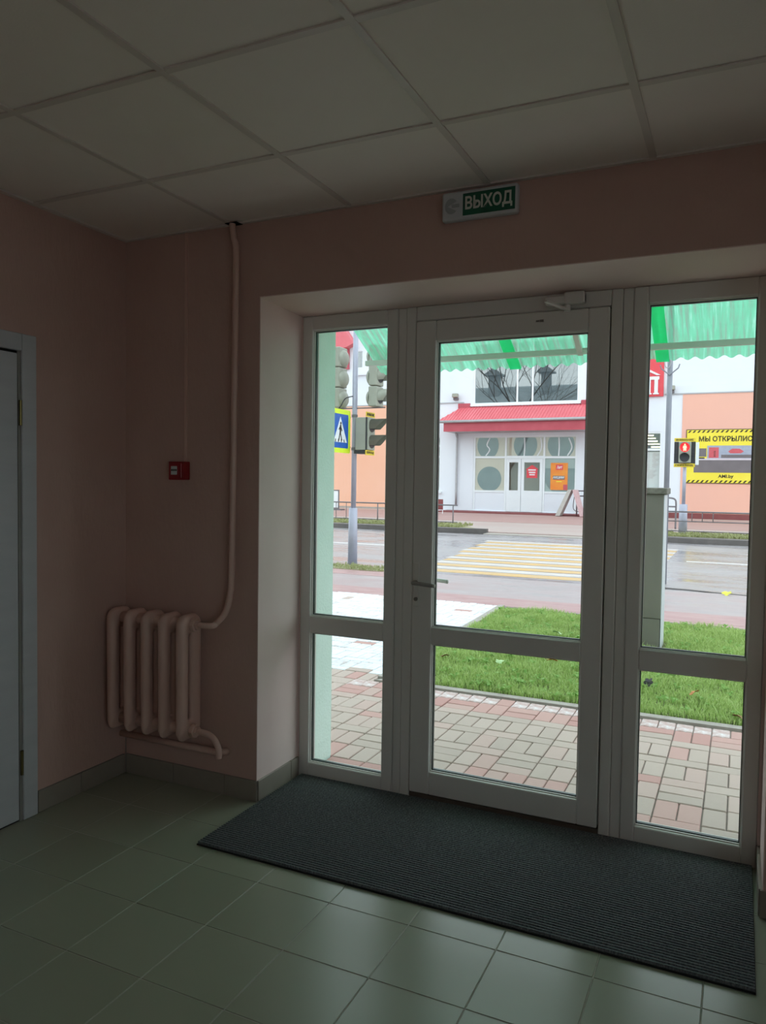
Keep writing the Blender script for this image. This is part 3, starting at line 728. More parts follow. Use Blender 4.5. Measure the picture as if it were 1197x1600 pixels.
# near sidewalk, road, far pavement
structure(poly_slab('forecourt', 'sidewalk', [(-60, .46), (-4.21, .46), (-4.21, 5.89), (-60, 5.89)], GZ - .3, GZ - .004), 'grey paving along the building left of the path')
structure(poly_slab('yard', 'sidewalk', [(4.51, -14), (30, -14), (30, 5.9), (4.51, 5.9)], GZ - .3, GZ - .004), 'grey paved yard beside the building')
structure(poly_slab('yard_strip', 'sidewalk', [(3.52, -14), (4.5, -14), (4.5, .06), (3.52, .06)], GZ - .3, GZ - .004), 'grey paving strip along the side wall')
sw = structure(poly_slab('sidewalk', 'sidewalk', [(-40, 5.9), (-4.2, 5.9), (-4.2, 5.905), (30, 5.905), (30, 8.55), (-40, 8.55)], GZ - .3, GZ - .004), 'grey paved sidewalk along the street')
poly_slab('red_band', 'sidewalk_red', [(-40, 5.91), (30, 5.53 + .38), (30, 6.55), (-40, 6.55)], GZ - .01, GZ - .001, sw)
poly_slab('red_band', 'sidewalk_red', [(-40, 7.75), (-3.2, 7.75), (-3.2, 8.5), (-40, 8.5)], GZ - .01, GZ - .001, sw)
structure(poly_slab('sidewalk_edge', 'sidewalk_red', [(-1.0, 5.80), (4.5, 5.52), (4.5, 5.904), (-1.1, 5.904)], GZ - .2, GZ - .002), 'reddish paving strip between lawn and sidewalk')
rd = structure(poly_slab('road', 'asphalt', [(-60, 8.55), (40, 8.55), (40, 18.4), (-60, 18.4)], GZ - .4, GZ - .012), 'wet grey asphalt road across the picture')
structure(poly_slab('ground', 'soil', [(-90, -15), (60, -15), (60, 60), (-90, 60)], GZ - .8, GZ - .42), 'ground below the street')
ys = [8.95, 9.42, 9.9, 10.38, 10.9, 11.5, 12.2, 12.9, 13.7, 14.5, 15.4]
stripes = []
yv = 8.95; k = 0
while yv < 16.2:
    wd = .37
    x0 = -3.35 - (yv - 8.9) * .16 + random.uniform(-.12, .12)
    poly_slab('crossing_stripe', 'cw_yellow' if k % 2 == 0 else 'cw_white', [(x0, yv), (.25, yv), (.25, yv + wd), (x0, yv + wd)], GZ - .013, GZ - .0085, rd)
    yv += .46; k += 1
for (xa, xb) in ((-40, -5.0), (.6, 30)):
    poly_slab('centre_line', 'line_white', [(xa, 13.2), (xb, 13.2), (xb, 13.34), (xa, 13.34)], GZ - .013, GZ - .009, rd)
# crack and yellow leaf
MB().tube([(.55, 8.75, GZ - .006), (.9, 8.72, GZ - .006), (1.3, 8.58, GZ - .004), (1.7, 8.5, GZ - .004)], .012, 5).build('seam', M['kerb_dark'], rd)
leaf('yellow_leaf', 'leaf_ye', 1.42, 8.42, GZ + .03, .075, 'bright yellow leaf lying on the sidewalk by the road', .5)
# grass verge round the traffic light pole
structure(poly_slab('verge_near', 'verge', [(-12, 8.35), (-3.9, 8.3), (-3.7, 8.75), (-12, 9.4)], GZ - .1, GZ + .01), 'narrow grassy verge at the traffic light pole')
blades('verge_grass', 2600, (-8.5, -3.8, 8.3, 9.4), lambda x, y: y < 8.75 + (-3.7 - x) * .07, .03, .075, 'grass_dry', wdt=.010, label='sparse dry grass around the foot of the traffic light pole')
# far kerb, far verge, far pavement
structure(poly_slab('pavement_far', 'walk_far', [(-60, 18.9), (40, 18.9), (40, 34), (-60, 34)], GZ - .4, GZ + .04), 'reddish pavement in front of the shop')
structure(poly_slab('pavement_far_band', 'walk_red', [(-60, 24.5), (40, 24.5), (40, 31.7), (-60, 31.7)], GZ + .041, GZ + .046), 'red brown paving band in front of the shop')
fk = MB()
fk.prism([(-60, 18.35), (-7.2, 18.35), (-5.3, 18.75), (-5.3, 18.9), (-60, 18.9)], 2, GZ - .3, GZ + .13)
fk.prism([(-.9, 18.7), (.1, 18.35), (40, 18.35), (40, 18.9), (-.9, 18.9)], 2, GZ - .3, GZ + .13)
structure(fk.build('kerb_far', M['kerb_dark']), 'dark wet kerb on the far side of the road')
structure(poly_slab('kerb_dropped', 'kerb', [(-5.3, 18.4), (-.9, 18.4), (-.9, 18.9), (-5.3, 18.9)], GZ - .3, GZ + .01), 'lowered kerb at the far end of the crossing')
vf = [poly_slab('verge_far', 'verge', q, GZ - .1, GZ + .10) for q in ([(-60, 18.905), (-5.6, 18.905), (-6.6, 20.6), (-60, 20.6)], [(-.6, 18.905), (40, 18.905), (40, 20.6), (-.2, 20.6)])]
structure(vf[0], 'far grass verge left of the crossing'); structure(vf[1], 'far grass verge right of the crossing')
def shift_blades(name, n, bx, label):
    o = blades(name, n, bx, lambda x, y: abs(y - 20.06) > .12 and not (abs(x - .065) < .25 and abs(y - 20.36) < .25), .05, .11, 'grass_dry', wdt=.022, label=label); o.location.z += .12; return o
shift_blades('far_grass', 3500, (-14, -6.3, 18.95, 20.5), 'dry grass on the far verge left of the crossing')
shift_blades('far_grass', 2500, (-.4, 3.0, 18.95, 20.5), 'dry grass on the far verge right of the crossing')

# ------------------------------------------------------------------ utility cabinet by the lawn
cb = empty('utility_cabinet', (.55, 4.4, GZ), 'tall grey green utility cabinet with mossy cap standing on the lawn', 'cabinet')
box('body', 'cab', cb, .36, .915, 4.2, 4.2 + .32, .235, 1.385, .004)
box('base', 'cab', cb, .362, .910, 4.203, 4.515, GZ - .02, .231, .003)
box('lit_side_panel', 'cab_side_lit', cb, .9155, .922, 4.205, 4.515, GZ - .02, 1.38, .001)
box('cap', 'cab_cap', cb, .335, .945, 4.17, 4.55, 1.386, 1.445, .008, 2)
# ------------------------------------------------------------------ right street pole
sp = empty('street_pole', (.52, 9.2, GZ), 'slim galvanised pole with small hooks behind the utility cabinet', 'pole')
MB().cyl((.52, 9.2, GZ), (.52, 9.2, 4.2), 0.040, 14).build('shaft', M['pole_dark'], sp, True)
for sx in (-1, 1): MB().tube([(.52, 9.16, 3.14), (.52 + sx * .12, 9.16, 3.24), (.52 + sx * .14, 9.16, 3.30)], .010, 6).build('hook', M['pole_dark'], sp)
MB().tube([(.50, 9.15, 3.30 + .09 * math.sin(t)) if False else (.49 + .045 * math.cos(t), 9.14, 3.33 + .085 * math.sin(t)) for t in [k * math.pi / 8 for k in range(17)]], .007, 6).build('loop', M['gutter'], sp)

# ------------------------------------------------------------------ traffic light pole on our side
tp = empty('traffic_light_pole', (-4.87, 9.2, GZ), 'lilac grey traffic light pole with thick lower sleeve on the near verge', 'pole')
MB().tube([(-4.87, 9.2, GZ - .02), (-4.87, 9.2, .96), (-4.87, 9.2, .97)], [.088, .078, .06], 18).build('sleeve', M['pole'], tp, True)
MB().cyl((-4.865, 9.2, .95), (-4.86, 9.2, 4.6), .047, 16).build('shaft', M['pole'], tp, True)
for z in (2.02, 2.62): MB().cyl((-4.865, 9.2, z), (-4.865, 9.2, z + .05), .056, 16).build('clamp', M['rail'], tp)
MB().tube(curve([(-5.08, 9.0, 2.78), (-5.04, 9.0, 2.82), (-4.98, 9.05, 2.95), (-4.88, 9.15, 3.0)], 6), .010, 6).build('cable', M['tl_dark'], tp)
MB().tube([(-5.2, 9.2, 2.785), (-4.25, 9.2, 2.785)], .012, 8).build('bracket', M['rail'], tp)
def tl_head(name, label, cx, cy, z0, nsec, face, hs=.37):
    e = empty(name, (cx, cy, z0), label, 'traffic light')
    for k in range(nsec):
        za = z0 + k * hs; zb = za + hs - .012; zc = (za + zb) / 2
        hsg = MB().box(cx - .085, cx + .085, cy - .15, cy + .15, za, zb, .02, 2).build('housing', M['tl_grey'], e)
        # bulged back
        b = MB(); rings = []
        for q in range(6):
            t = q / 5 * math.pi / 2
            rr = .145 * math.cos(t) + .02; xx = cx - face * (.08 + .085 * math.sin(t))
            rings.append([b.bm.verts.new((xx, cy + rr * math.cos(a), zc - .02 + rr * .95 * math.sin(a))) for a in [2 * math.pi * j / 16 for j in range(16)]])
        for A, B in zip(rings, rings[1:]):
            for j in range(16): b.bm.faces.new((A[j], A[(j + 1) % 16], B[(j + 1) % 16], B[j]))
        b.bm.faces.new(rings[-1]); b.build('back_shell', M['tl_grey'], hsg, True)
        # visor: tapering hood
        b = MB(); A, B, C, D = [], [], [], []
        for j in range(15):
            a = math.radians(-35 + j * 250 / 14); ln = .07 + .20 * max(0, math.sin(a) * .5 + .5)
            for L, rr, xx in ((A, .135, .083), (B, .135, .083 + ln), (C, .129, .083), (D, .129, .083 + ln)):
                L.append(b.bm.verts.new((cx + face * xx, cy + rr * math.cos(a), zc + rr * math.sin(a))))
        for j in range(14):
            b.bm.faces.new((A[j], A[j + 1], B[j + 1], B[j])); b.bm.faces.new((C[j], D[j], D[j + 1], C[j + 1])); b.bm.faces.new((B[j], B[j + 1], D[j + 1], D[j]))
        b.build('visor', M['tl_grey'], hsg, True)
        MB().cyl((cx + face * .083, cy, zc), (cx + face * .092, cy, zc), .125, 18).build('lens', M['tl_dark'], hsg)
    return e
tl_head('traffic_light', 'grey three section traffic light left of the pole, facing away to the left', -5.19, 9.2, 2.80, 3, -1)
tl_head('traffic_light', 'grey three section traffic light right of the pole, hooded lenses facing right', -4.44, 9.2, 2.80, 3, 1)
# pedestrian light seen from the side
pe = empty('pedestrian_light', (-4.6, 9.2, 1.98), 'grey pedestrian light with hooded lenses and yellow plates on the near pole', 'traffic light')
box('housing', 'tl_grey', pe, -4.78, -4.57, 9.07, 9.33, 2.02, 2.61, .012, 2)
box('front_rim', 'tl_dark', pe, -4.57, -4.545, 9.06, 9.34, 2.02, 2.61, .004)
box('front_panel', 'tl_grey', pe, -4.545, -4.51, 9.07, 9.33, 2.025, 2.605, .006)
for zc in (2.17, 2.46):
    b = MB(); A, B = [], []
    for j in range(15):
        a = math.radians(-30 + j * 240 / 14); ln = .06 + .24 * max(0, math.sin(a) * .5 + .5)
        A.append(b.bm.verts.new((-4.51, 9.2 + .125 * math.cos(a), zc + .125 * math.sin(a)))); B.append(b.bm.verts.new((-4.51 + ln, 9.2 + .118 * math.cos(a), zc + .125 * math.sin(a))))
    for j in range(14): b.bm.faces.new((A[j], A[j + 1], B[j + 1], B[j]))
    ex = bmesh.ops.solidify(b.bm, geom=list(b.bm.faces), thickness=.005)
    b.build('visor', M['tl_grey'], pe, True)
    MB().cyl((-4.51, 9.2, zc), (-4.50, 9.2, zc), .115, 18).build('lens', M['tl_dark'], pe)
for z, t in ((2.615, 'ВНИМАНИЕ'), (1.93, 'ПЕРЕХОД')):
    pl = box('text_plate', 'sgn_yel', pe, -4.55, -4.54, 9.02, 9.38, z, z + .09, .002)
    text('lettering', t, 'b_black', pl, (-4.5385, 9.05, z + .02), .30, .05, normal='+x', depth=.003)
box('bottom_tray', 'tl_dark', pe, -4.80, -4.56, 9.06, 9.34, 1.955, 2.015, .004)
# crossing sign, facing along the street
cs_ = empty('crossing_sign', (-4.90, 8.76, 1.98), 'blue pedestrian crossing sign with fluorescent yellow border on the near pole', 'road sign')
SY = 8.72; SX = -4.90
def plate(name, m, half, x0, x1, parent, z=2.345, r=.04):
    pts = []
    for (sy, sz, a0) in ((1, 1, 0), (-1, 1, 90), (-1, -1, 180), (1, -1, 270)):
        for k in range(5):
            t = math.radians(a0 + k * 22.5); pts.append((SY + sy * (half - r) + r * math.cos(t), z + sz * (half - r) + r * math.sin(t)))
    return MB().prism(pts, 0, x0, x1).build(name, M[m], parent)
for z_ in (2.06, 2.60): MB().box(SX - .03, SX - .0125, 8.5, 9.14, z_, z_ + .03).build('bracket', M['rail'], cs_)
plate('border', 'sgn_fluo', .385, SX - .012, SX, cs_)
plate('blue_field', 'sgn_blue', .300, SX - .001, SX + .003, cs_, r=.03)
MB().prism([(SY - .25, 2.345 - .20), (SY + .25, 2.345 - .20), (SY, 2.345 + .25)], 0, SX + .002, SX + .005).build('white_triangle', M['sgn_white'], cs_)
fg = MB(); xa, xb = SX + .004, SX + .007; zz = 2.345
def limb(p, q, w):
    a, b = Vector((p[0], p[1])), Vector((q[0], q[1])); n = Vector((-(b - a).y, (b - a).x)).normalized() * w / 2
    fg.prism([tuple(a - n), tuple(b - n), tuple(b + n), tuple(a + n)], 0, xa, xb)
fg.prism([(SY + .012 + .026 * math.cos(t), zz + .135 + .028 * math.sin(t)) for t in [k * math.pi / 5 for k in range(10)]], 0, xa, xb)
limb((SY + .005, zz + .105), (SY - .005, zz - .03), .055); limb((SY - .005, zz - .02), (SY + .055, zz - .17), .032); limb((SY - .01, zz - .02), (SY - .06, zz - .17), .032)
limb((SY + .005, zz + .09), (SY + .06, zz), .024); limb((SY + .0, zz + .09), (SY - .06, zz + .02), .024); 
fg.build('walking_figure', M['b_black'], cs_)
for k in range(4): MB().prism([(SY - .20 + k * .11, zz - .195), (SY - .165 + k * .11, zz - .195), (SY - .165 + k * .10, zz - .145), (SY - .185 + k * .10, zz - .145)], 0, xa, xb).build('stripe', M['b_black'], cs_)

# ------------------------------------------------------------------ far side pedestrian light
pf = empty('pedestrian_light', (.065, 20.3, .05), 'pedestrian light showing a red figure, on its own post across the road', 'traffic light')
MB().tube([(.065, 20.36, .03), (.065, 20.36, .92), (.065, 20.36, .93)], [.12, .11, .07], 16).build('sleeve', M['pole'], pf, True)
MB().cyl((.065, 20.36, .9), (.07, 20.36, 2.2), .05, 14).build('post', M['pole'], pf, True)
box('backboard', 'tl_dark', pf, -.225, .345, 20.30, 20.315, 2.10, 2.72, .002)
box('side_plate', 'sgn_white', pf, .352, .44, 20.26, 20.31, 2.06, 2.70, .002)
box('housing', 'tl_grey', pf, -.09, .235, 20.12, 20.30, 2.12, 2.71, .015, 2)
for zc, mm in ((2.555, 'tl_red'), (2.265, 'tl_dark')):
    MB().cyl((.072, 20.12, zc), (.072, 20.110, zc), .128, 22).build('lens', M[mm], pf)
    b = MB(); A, B = [], []
    for j in range(13):
        a = math.radians(0 + j * 15); A.append(b.bm.verts.new((.072 + .135 * math.cos(a), 20.118, zc + .135 * math.sin(a)))); B.append(b.bm.verts.new((.072 + .133 * math.cos(a), 20.118 - .02 - .14 * math.sin(a), zc + .135 * math.sin(a))))
    for j in range(12): b.bm.faces.new((A[j], A[j + 1], B[j + 1], B[j]))
    bmesh.ops.solidify(b.bm, geom=list(b.bm.faces), thickness=.004); b.build('visor', M['tl_dark'], pf, True)
b = MB(); b.prism([(.072 + .024 * math.cos(t), 2.632 + .024 * math.sin(t)) for t in [k * math.pi / 5 for k in range(10)]], 1, 20.104, 20.110)
b.prism([(.030, 2.60), (.114, 2.60), (.125, 2.53), (.107, 2.53), (.104, 2.545), (.112, 2.455), (.082, 2.455), (.072, 2.52), (.062, 2.455), (.032, 2.455), (.040, 2.545), (.037, 2.53), (.019, 2.53)], 1, 20.104, 20.110)
b.build('standing_figure', M['tl_fig'], pf)
for z, t in ((2.725, 'ВНИМАНИЕ'), (1.995, 'ПЕРЕХОД')):
    pl = box('text_plate', 'sgn_yel', pf, -.225, .345, 20.285, 20.30, z, z + .10, .002)
    text('lettering', t, 'b_black', pl, (-.18, 20.283, z + .022), .47, .056, depth=.003)

# ------------------------------------------------------------------ railings along the far pavement
def railing(name, label, xs, y, posts, mid3=False, uprights=()):
    e = empty(name, (xs[0], y, .05), label, 'railing', 'grey tube railings along the far kerb')
    MB().cyl((xs[0], y, .72), (xs[1], y, .72), .022, 8).build('top_rail', M['rail'], e, True)
    MB().cyl((xs[0], y, .17), (xs[1], y, .17), .016, 8).build('lower_rail', M['rail'], e, True)
    if mid3: MB().cyl((xs[0], y, .45), (xs[1], y, .45), .016, 8).build('middle_rail', M['rail'], e, True)
    for x in posts: MB().cyl((x, y, .03), (x, y, .72), .020, 8).build('post', M['rail'], e, True)
    for x in uprights: MB().cyl((x, y, .45 if mid3 else .17), (x, y, .72), .012, 8).build('upright', M['rail'], e, True)
railing('railing', 'grey tube railing across the road behind the traffic light pole', (-13.5, -9.2), 20.06, (-13.4, -12.0, -9.55), uprights=(-11.6, -11.15, -10.75))
railing('railing', 'grey tube railing across the road left of the shop entrance', (-9.1, -6.70), 20.06, (-9.0, -6.85))
railing('railing', 'grey tube railing across the road in front of the yellow banner', (-.6, 3.4), 20.06, (-.5, 2.2), uprights=(.32, .59, .87, 1.9), mid3=True)
hr = empty('handrail', (-.6, 24, .0), 'rounded dark handrail loop beside the far pedestrian light', 'handrail')
MB().tube(curve([(-1.4, 23.8, 1.05), (-.62, 23.8, 1.05), (-.42, 23.8, 1.0), (-.38, 23.8, .85), (-.38, 23.8, .5), (-.38, 23.8, .02)], 5), .028, 8).build('loop_tube', M['rail'], hr, True)
MB().cyl((-1.4, 23.8, .76), (-.38, 23.8, .76), .024, 8).build('cross_tube', M['rail'], hr, True)
MB().cyl((-1.4, 23.8, .02), (-1.4, 23.8, 1.05), .028, 8).build('post', M['rail'], hr, True)
hr = empty('handrail', (-4.6, 32, .0), 'dark double handrail right of the shop entrance behind the sandwich board', 'handrail')
for z in (.92, 1.15): MB().cyl((-5.25, 32, z), (-3.9, 32, z), .03, 8).build('rail', M['rail'], hr, True)
for x in (-5.2, -3.95): MB().cyl((x, 32, .052), (x, 32, 1.15), .03, 8).build('post', M['rail'], hr, True)

# ------------------------------------------------------------------ shop building across the street
Y0 = 33.5
sb = empty('shop_building', (-8, Y0, 0), 'white shop building with peach panels and red canopy across the street', 'building')
holes = [(-10.68, -5.53, .05, 3.78), (-10.72, -5.52, 5.36, 8.4), (-13.7, -12.42, .98, 3.80), (-3.6, -1.76, 1.26, 3.88), (-17.35, -16.98, 7.5, 8.40)]
xs = sorted({-48, 26} | {h[0] for h in holes} | {h[1] for h in holes}); zs = sorted({-.2, 11.5} | {h[2] for h in holes} | {h[3] for h in holes})
wb = MB()
for a, b in zip(xs, xs[1:]):
    for c, d in zip(zs, zs[1:]):
        if not any(h[0] <= a and b <= h[1] and h[2] <= c and d <= h[3] for h in holes): wb.box(a, b, Y0, Y0 + .4, c, d)
wb.build('facade', M['bwhite'], sb)
box('peach_panel', 'peach', sb, -30, -14.2, Y0 - .03, Y0 - .001, .08, 5.45)
box('peach_panel', 'pinkpeach', sb, -.92, 14, Y0 - .03, Y0 - .001, .24, 5.53)
box('string_course', 'gutter', sb, -30, -11.2, Y0 - .05, Y0 - .031, 5.45, 5.50)
box('string_course', 'gutter', sb, -1.7, 14, Y0 - .05, Y0 - .031, 5.53, 5.585)
box('plinth', 'plinth', sb, -2.6, 14, Y0 - .06, Y0 - .032, -.1, .24)
box('plinth', 'kerb', sb, -30, -14.2, Y0 - .06, Y0 - .032, -.1, .08)
box('entrance_step', 'plinth', sb, -12.0, -4.2, Y0 - 1.7, Y0 - .03, -.1, .05)
# upper gable and wing at the left
gr = MB(); gr.prism([(-24, 8.55), (-17.75, 8.55), (-17.3, 8.75), (-18.6, 10.6), (-24, 11.2)], 1, Y0 - .5, Y0 - .02); gr.build('gable_roof', M['red_roof'], sb)
box('red_shutter', 'red_fascia', sb, -18.35, -17.75, Y0 - .15, Y0 - .02, 7.45, 8.55)
box('window_sill', 'bwhite', sb, -17.4, -16.0, Y0 - .15, Y0 - .02, 7.10, 7.24)
def far_window(name, label, x0, x1, z0, z1, gl, inner, bars_x=(), bars_z=(), fr=.07, depth=.5):
    wv = empty(name, ((x0 + x1) / 2, Y0, z0)); wv.parent = sb; wv.location = Vector(((x0 + x1) / 2, Y0, z0)) - W[sb.name]
    if label: wv['label'] = label
    f = MB(); f.box(x0, x0 + fr, Y0 + .02, Y0 + .1, z0, z1); f.box(x1 - fr, x1, Y0 + .02, Y0 + .1, z0, z1); f.box(x0 + fr, x1 - fr, Y0 + .02, Y0 + .1, z0, z0 + fr); f.box(x0 + fr, x1 - fr, Y0 + .02, Y0 + .1, z1 - fr, z1)
    for bx_ in bars_x: f.box(bx_ - .04, bx_ + .04, Y0 + .02, Y0 + .1, z0 + fr, z1 - fr)
    for bz in bars_z: f.box(x0 + fr, x1 - fr, Y0 + .025, Y0 + .095, bz - .05, bz + .05)
    f.build('frame', M['sgn_white'], wv)
    xb = [x0 + fr] + [b for b in bars_x] + [x1 - fr]; zb_ = [z0 + fr] + list(bars_z) + [z1 - fr]
    for a, b in zip(xb, xb[1:]):
        for c, d in zip(zb_, zb_[1:]): MB().quad((a, Y0 + .06, c), (b, Y0 + .06, c), (b, Y0 + .06, d), (a, Y0 + .06, d)).build('pane', M[gl], wv)
    r = MB(); X0, X1, Z0, Z1, Yb = x0 - .01, x1 + .01, z0 - .01, z1 + .01, Y0 + .4 + depth
    r.quad((X0, Yb, Z0), (X1, Yb, Z0), (X1, Yb, Z1), (X0, Yb, Z1)); r.quad((X0, Y0 + .4, Z0), (X0, Yb, Z0), (X0, Yb, Z1), (X0, Y0 + .4, Z1)); r.quad((X1, Y0 + .4, Z0), (X1, Yb, Z0), (X1, Yb, Z1), (X1, Y0 + .4, Z1))
    r.quad((X0, Y0 + .4, Z0), (X1, Y0 + .4, Z0), (X1, Yb, Z0), (X0, Yb, Z0)); r.quad((X0, Y0 + .4, Z1), (X1, Y0 + .4, Z1), (X1, Yb, Z1), (X0, Yb, Z1))
    r.build('interior', M[inner], wv); return wv
far_window('upper_window', None, -10.72, -5.52, 5.36, 8.4, 'mirror_glass', 'dark_in', (-8.5, -7.74))
box('window_sill', 'sgn_white', sb, -10.85, -5.4, Y0 - .12, Y0 + .02, 5.26, 5.36)
far_window('side_window', None, -13.7, -12.42, .98, 3.80, 'mirror_glass', 'dark_in', (), (2.75, 3.3))
box('window_sill', 'sgn_white', sb, -13.8, -12.32, Y0 - .12, Y0 + .02, .88, .98)
far_window('attic_window', None, -17.35, -16.98, 7.5, 8.40, 'mirror_glass', 'dark_in', fr=.03)
wr = far_window('lit_window', None, -3.6, -1.76, 1.26, 3.88, 'shop_glass', 'dark_in', (), (3.08,), depth=.9)
for k in range(5): MB().cyl((-2.9 + k * .16, Y0 + .35 + k * .05, 3.74 - k * .13), (-2.15 + k * .085, Y0 + .35 + k * .05, 3.74 - k * .13), .026, 8).build('lamp_tube', M['tube_lamp'], wr)
box('blind', 'sgn_white', wr, -3.5, -1.85, Y0 + .2, Y0 + .22, 1.34, 2.98)
# shop front
sf = empty('shop_front', (-8, Y0, .05)); sf.parent = sb; sf.location = Vector((-8, Y0, .05)) - W[sb.name]; sf['label'] = 'white glazed shop front with double door'
f = MB(); ya, yb = Y0 + .03, Y0 + .13
for x, ww in ((-10.68, .10), (-9.06, .09), (-7.15, .09), (-5.62, .09)): f.box(x, x + ww, ya, yb, .05, 3.78)
f.box(-10.58, -5.62, ya + .005, yb - .005, 3.70, 3.78); f.box(-10.58, -9.06, ya + .005, yb - .005, 2.68, 2.78); f.box(-8.97, -7.15, ya + .005, yb - .005, 2.66, 2.80); f.box(-7.06, -5.62, ya + .005, yb - .005, 2.68, 2.78)
f.box(-10.58, -9.06, ya + .005, yb - .005, .98, 1.08); f.box(-7.06, -5.62, ya + .005, yb - .005, .98, 1.08)
f.build('frame', M['sgn_white'], sf)
for (a, b) in ((-10.58, -9.06), (-7.06, -5.62)): box('kick_panel', 'bwhite', sf, a, b, ya + .03, yb - .02, .05, .98)
def leaf_door(x0, x1):
    f = MB(); f.box(x0, x0 + .14, ya - .01, yb - .03, .06, 2.65); f.box(x1 - .14, x1, ya - .01, yb - .03, .06, 2.65); f.box(x0 + .14, x1 - .14, ya - .01, yb - .03, 2.48, 2.65); f.box(x0 + .14, x1 - .14, ya - .01, yb - .03, .06, 1.10)
    f.build('door_leaf', M['sgn_white'], sf)
    MB().quad((x0 + .14, ya + .03, 1.10), (x1 - .14, ya + .03, 1.10), (x1 - .14, ya + .03, 2.48), (x0 + .14, ya + .03, 2.48)).build('pane', M['shop_glass'], sf)
leaf_door(-8.96, -8.23); leaf_door(-8.21, -7.16)
for (a, b, c, d) in ((-10.58, -9.06, 2.78, 3.70), (-8.97, -7.15, 2.80, 3.70), (-7.06, -5.62, 2.78, 3.70), (-10.58, -9.06, 1.08, 2.68), (-7.06, -5.62, 1.08, 2.68)):
    MB().quad((a, ya + .05, c), (b, ya + .05, c), (b, ya + .05, d), (a, ya + .05, d)).build('pane', M['shop_glass'], sf)
    box('film', 'film_blue' if (a == -7.06 and c < 2) else 'film', sf, a, b, ya + .075, ya + .080, c, d)
def oval(cx, cz, rx, rz, a, b, c, d):
    pts = []
    for k in range(36):
        t = 2 * math.pi * k / 36; pts.append((min(max(cx + rx * math.cos(t), a), b), min(max(cz + rz * math.sin(t), c), d)))
    q = []
    for p in pts:
        if not q or (abs(p[0] - q[-1][0]) + abs(p[1] - q[-1][1])) > 1e-4: q.append(p)
    o = MB().prism(q, 1, ya + .06, ya + .072).build('oval', M['oval'], sf)
    return o
T = (2.79, 3.69); L = (1.09, 2.67)
oval(-9.95, 3.32, .55, .68, -10.56, -9.08, *T); oval(-8.05, 3.32, .58, .68, -8.9, -7.2, *T); oval(-6.32, 3.32, .64, .70, -7.04, -5.64, *T)
oval(-9.85, 1.65, .62, .62, -10.56, -9.08, *L); oval(-6.25, 1.9, .85, .95, -7.04, -5.64, 1.09, 2.2)
for (p) in ([(-10.05, 2.8), (-9.85, 3.1), (-10.0, 3.35), (-9.85, 3.68)], [(-8.1, 2.8), (-8.08, 3.2), (-8.1, 3.68)], [(-7.45, 2.8), (-7.25, 3.2), (-7.3, 3.68)], [(-6.42, 2.8), (-6.40, 3.2), (-6.42, 3.68)], [(-6.0, 2.8), (-5.8, 3.2), (-5.95, 3.65)]):
    MB().tube(curve([(q[0], ya + .055, q[1]) for q in p], 5), .035, 6).build('white_stripe', M['sgn_white'], sf)
rr = MB(); Yb = Y0 + .9
rr.quad((-10.7, Yb, 0), (-5.5, Yb, 0), (-5.5, Yb, 3.8), (-10.7, Yb, 3.8)); rr.quad((-10.7, Y0 + .4, 0), (-10.7, Yb, 0), (-10.7, Yb, 3.8), (-10.7, Y0 + .4, 3.8)); rr.quad((-5.5, Y0 + .4, 0), (-5.5, Yb, 0), (-5.5, Yb, 3.8), (-5.5, Y0 + .4, 3.8)); rr.quad((-10.7, Y0 + .4, .03), (-5.5, Y0 + .4, .03), (-5.5, Yb, .03), (-10.7, Yb, .03)); rr.quad((-10.7, Y0 + .4, 3.8), (-5.5, Y0 + .4, 3.8), (-5.5, Yb, 3.8), (-10.7, Yb, 3.8))
rr.build('interior', M['shop_in'], sf)
# door sticker and poster
st = empty('door_sticker', (-7.66, ya, 1.75), 'small red house shaped sticker on the shop door', 'sticker')
MB().prism([(-7.95, 1.72), (-7.42, 1.72), (-7.42, 2.12), (-7.36, 2.14), (-7.68, 2.36), (-8.0, 2.14), (-7.95, 2.12)], 1, ya + .010, ya + .016).build('print', M['sign_red'], st)
for k, z in enumerate((2.08, 1.96, 1.85)): box('text_line', 'sgn_white', st, -7.87 + .03 * k, -7.50 - .02 * k, ya + .006, ya + .0098, z, z + .06)
ps = empty('poster', (-6.35, ya, 1.15), 'orange sale poster in the right shop window', 'poster')
box('sheet', 'b_orange', ps, -6.78, -5.96, ya + .030, ya + .040, 1.16, 2.46)
box('red_box', 'sign_red', ps, -6.53, -6.19, ya + .026, ya + .0298, 2.12, 2.38)
text('logo', 'Хит!', 'sgn_white', ps, (-6.49, ya + .024, 2.18), .26, .15, shear=.3)
box('grey_box', 'p_grey', ps, -6.66, -6.10, ya + .026, ya + .0298, 1.66, 1.84)
text('lettering', 'АКЦИИ', 'sgn_white', ps, (-6.68, ya + .024, 1.69), .56, .13, shear=.25)
box('text_line', 'yellow', ps, -6.5, -6.24, ya + .026, ya + .0298, 1.54, 1.59)
box('corner_print', 'p_red', ps, -6.16, -5.97, ya + .026, ya + .0298, 1.17, 1.42)
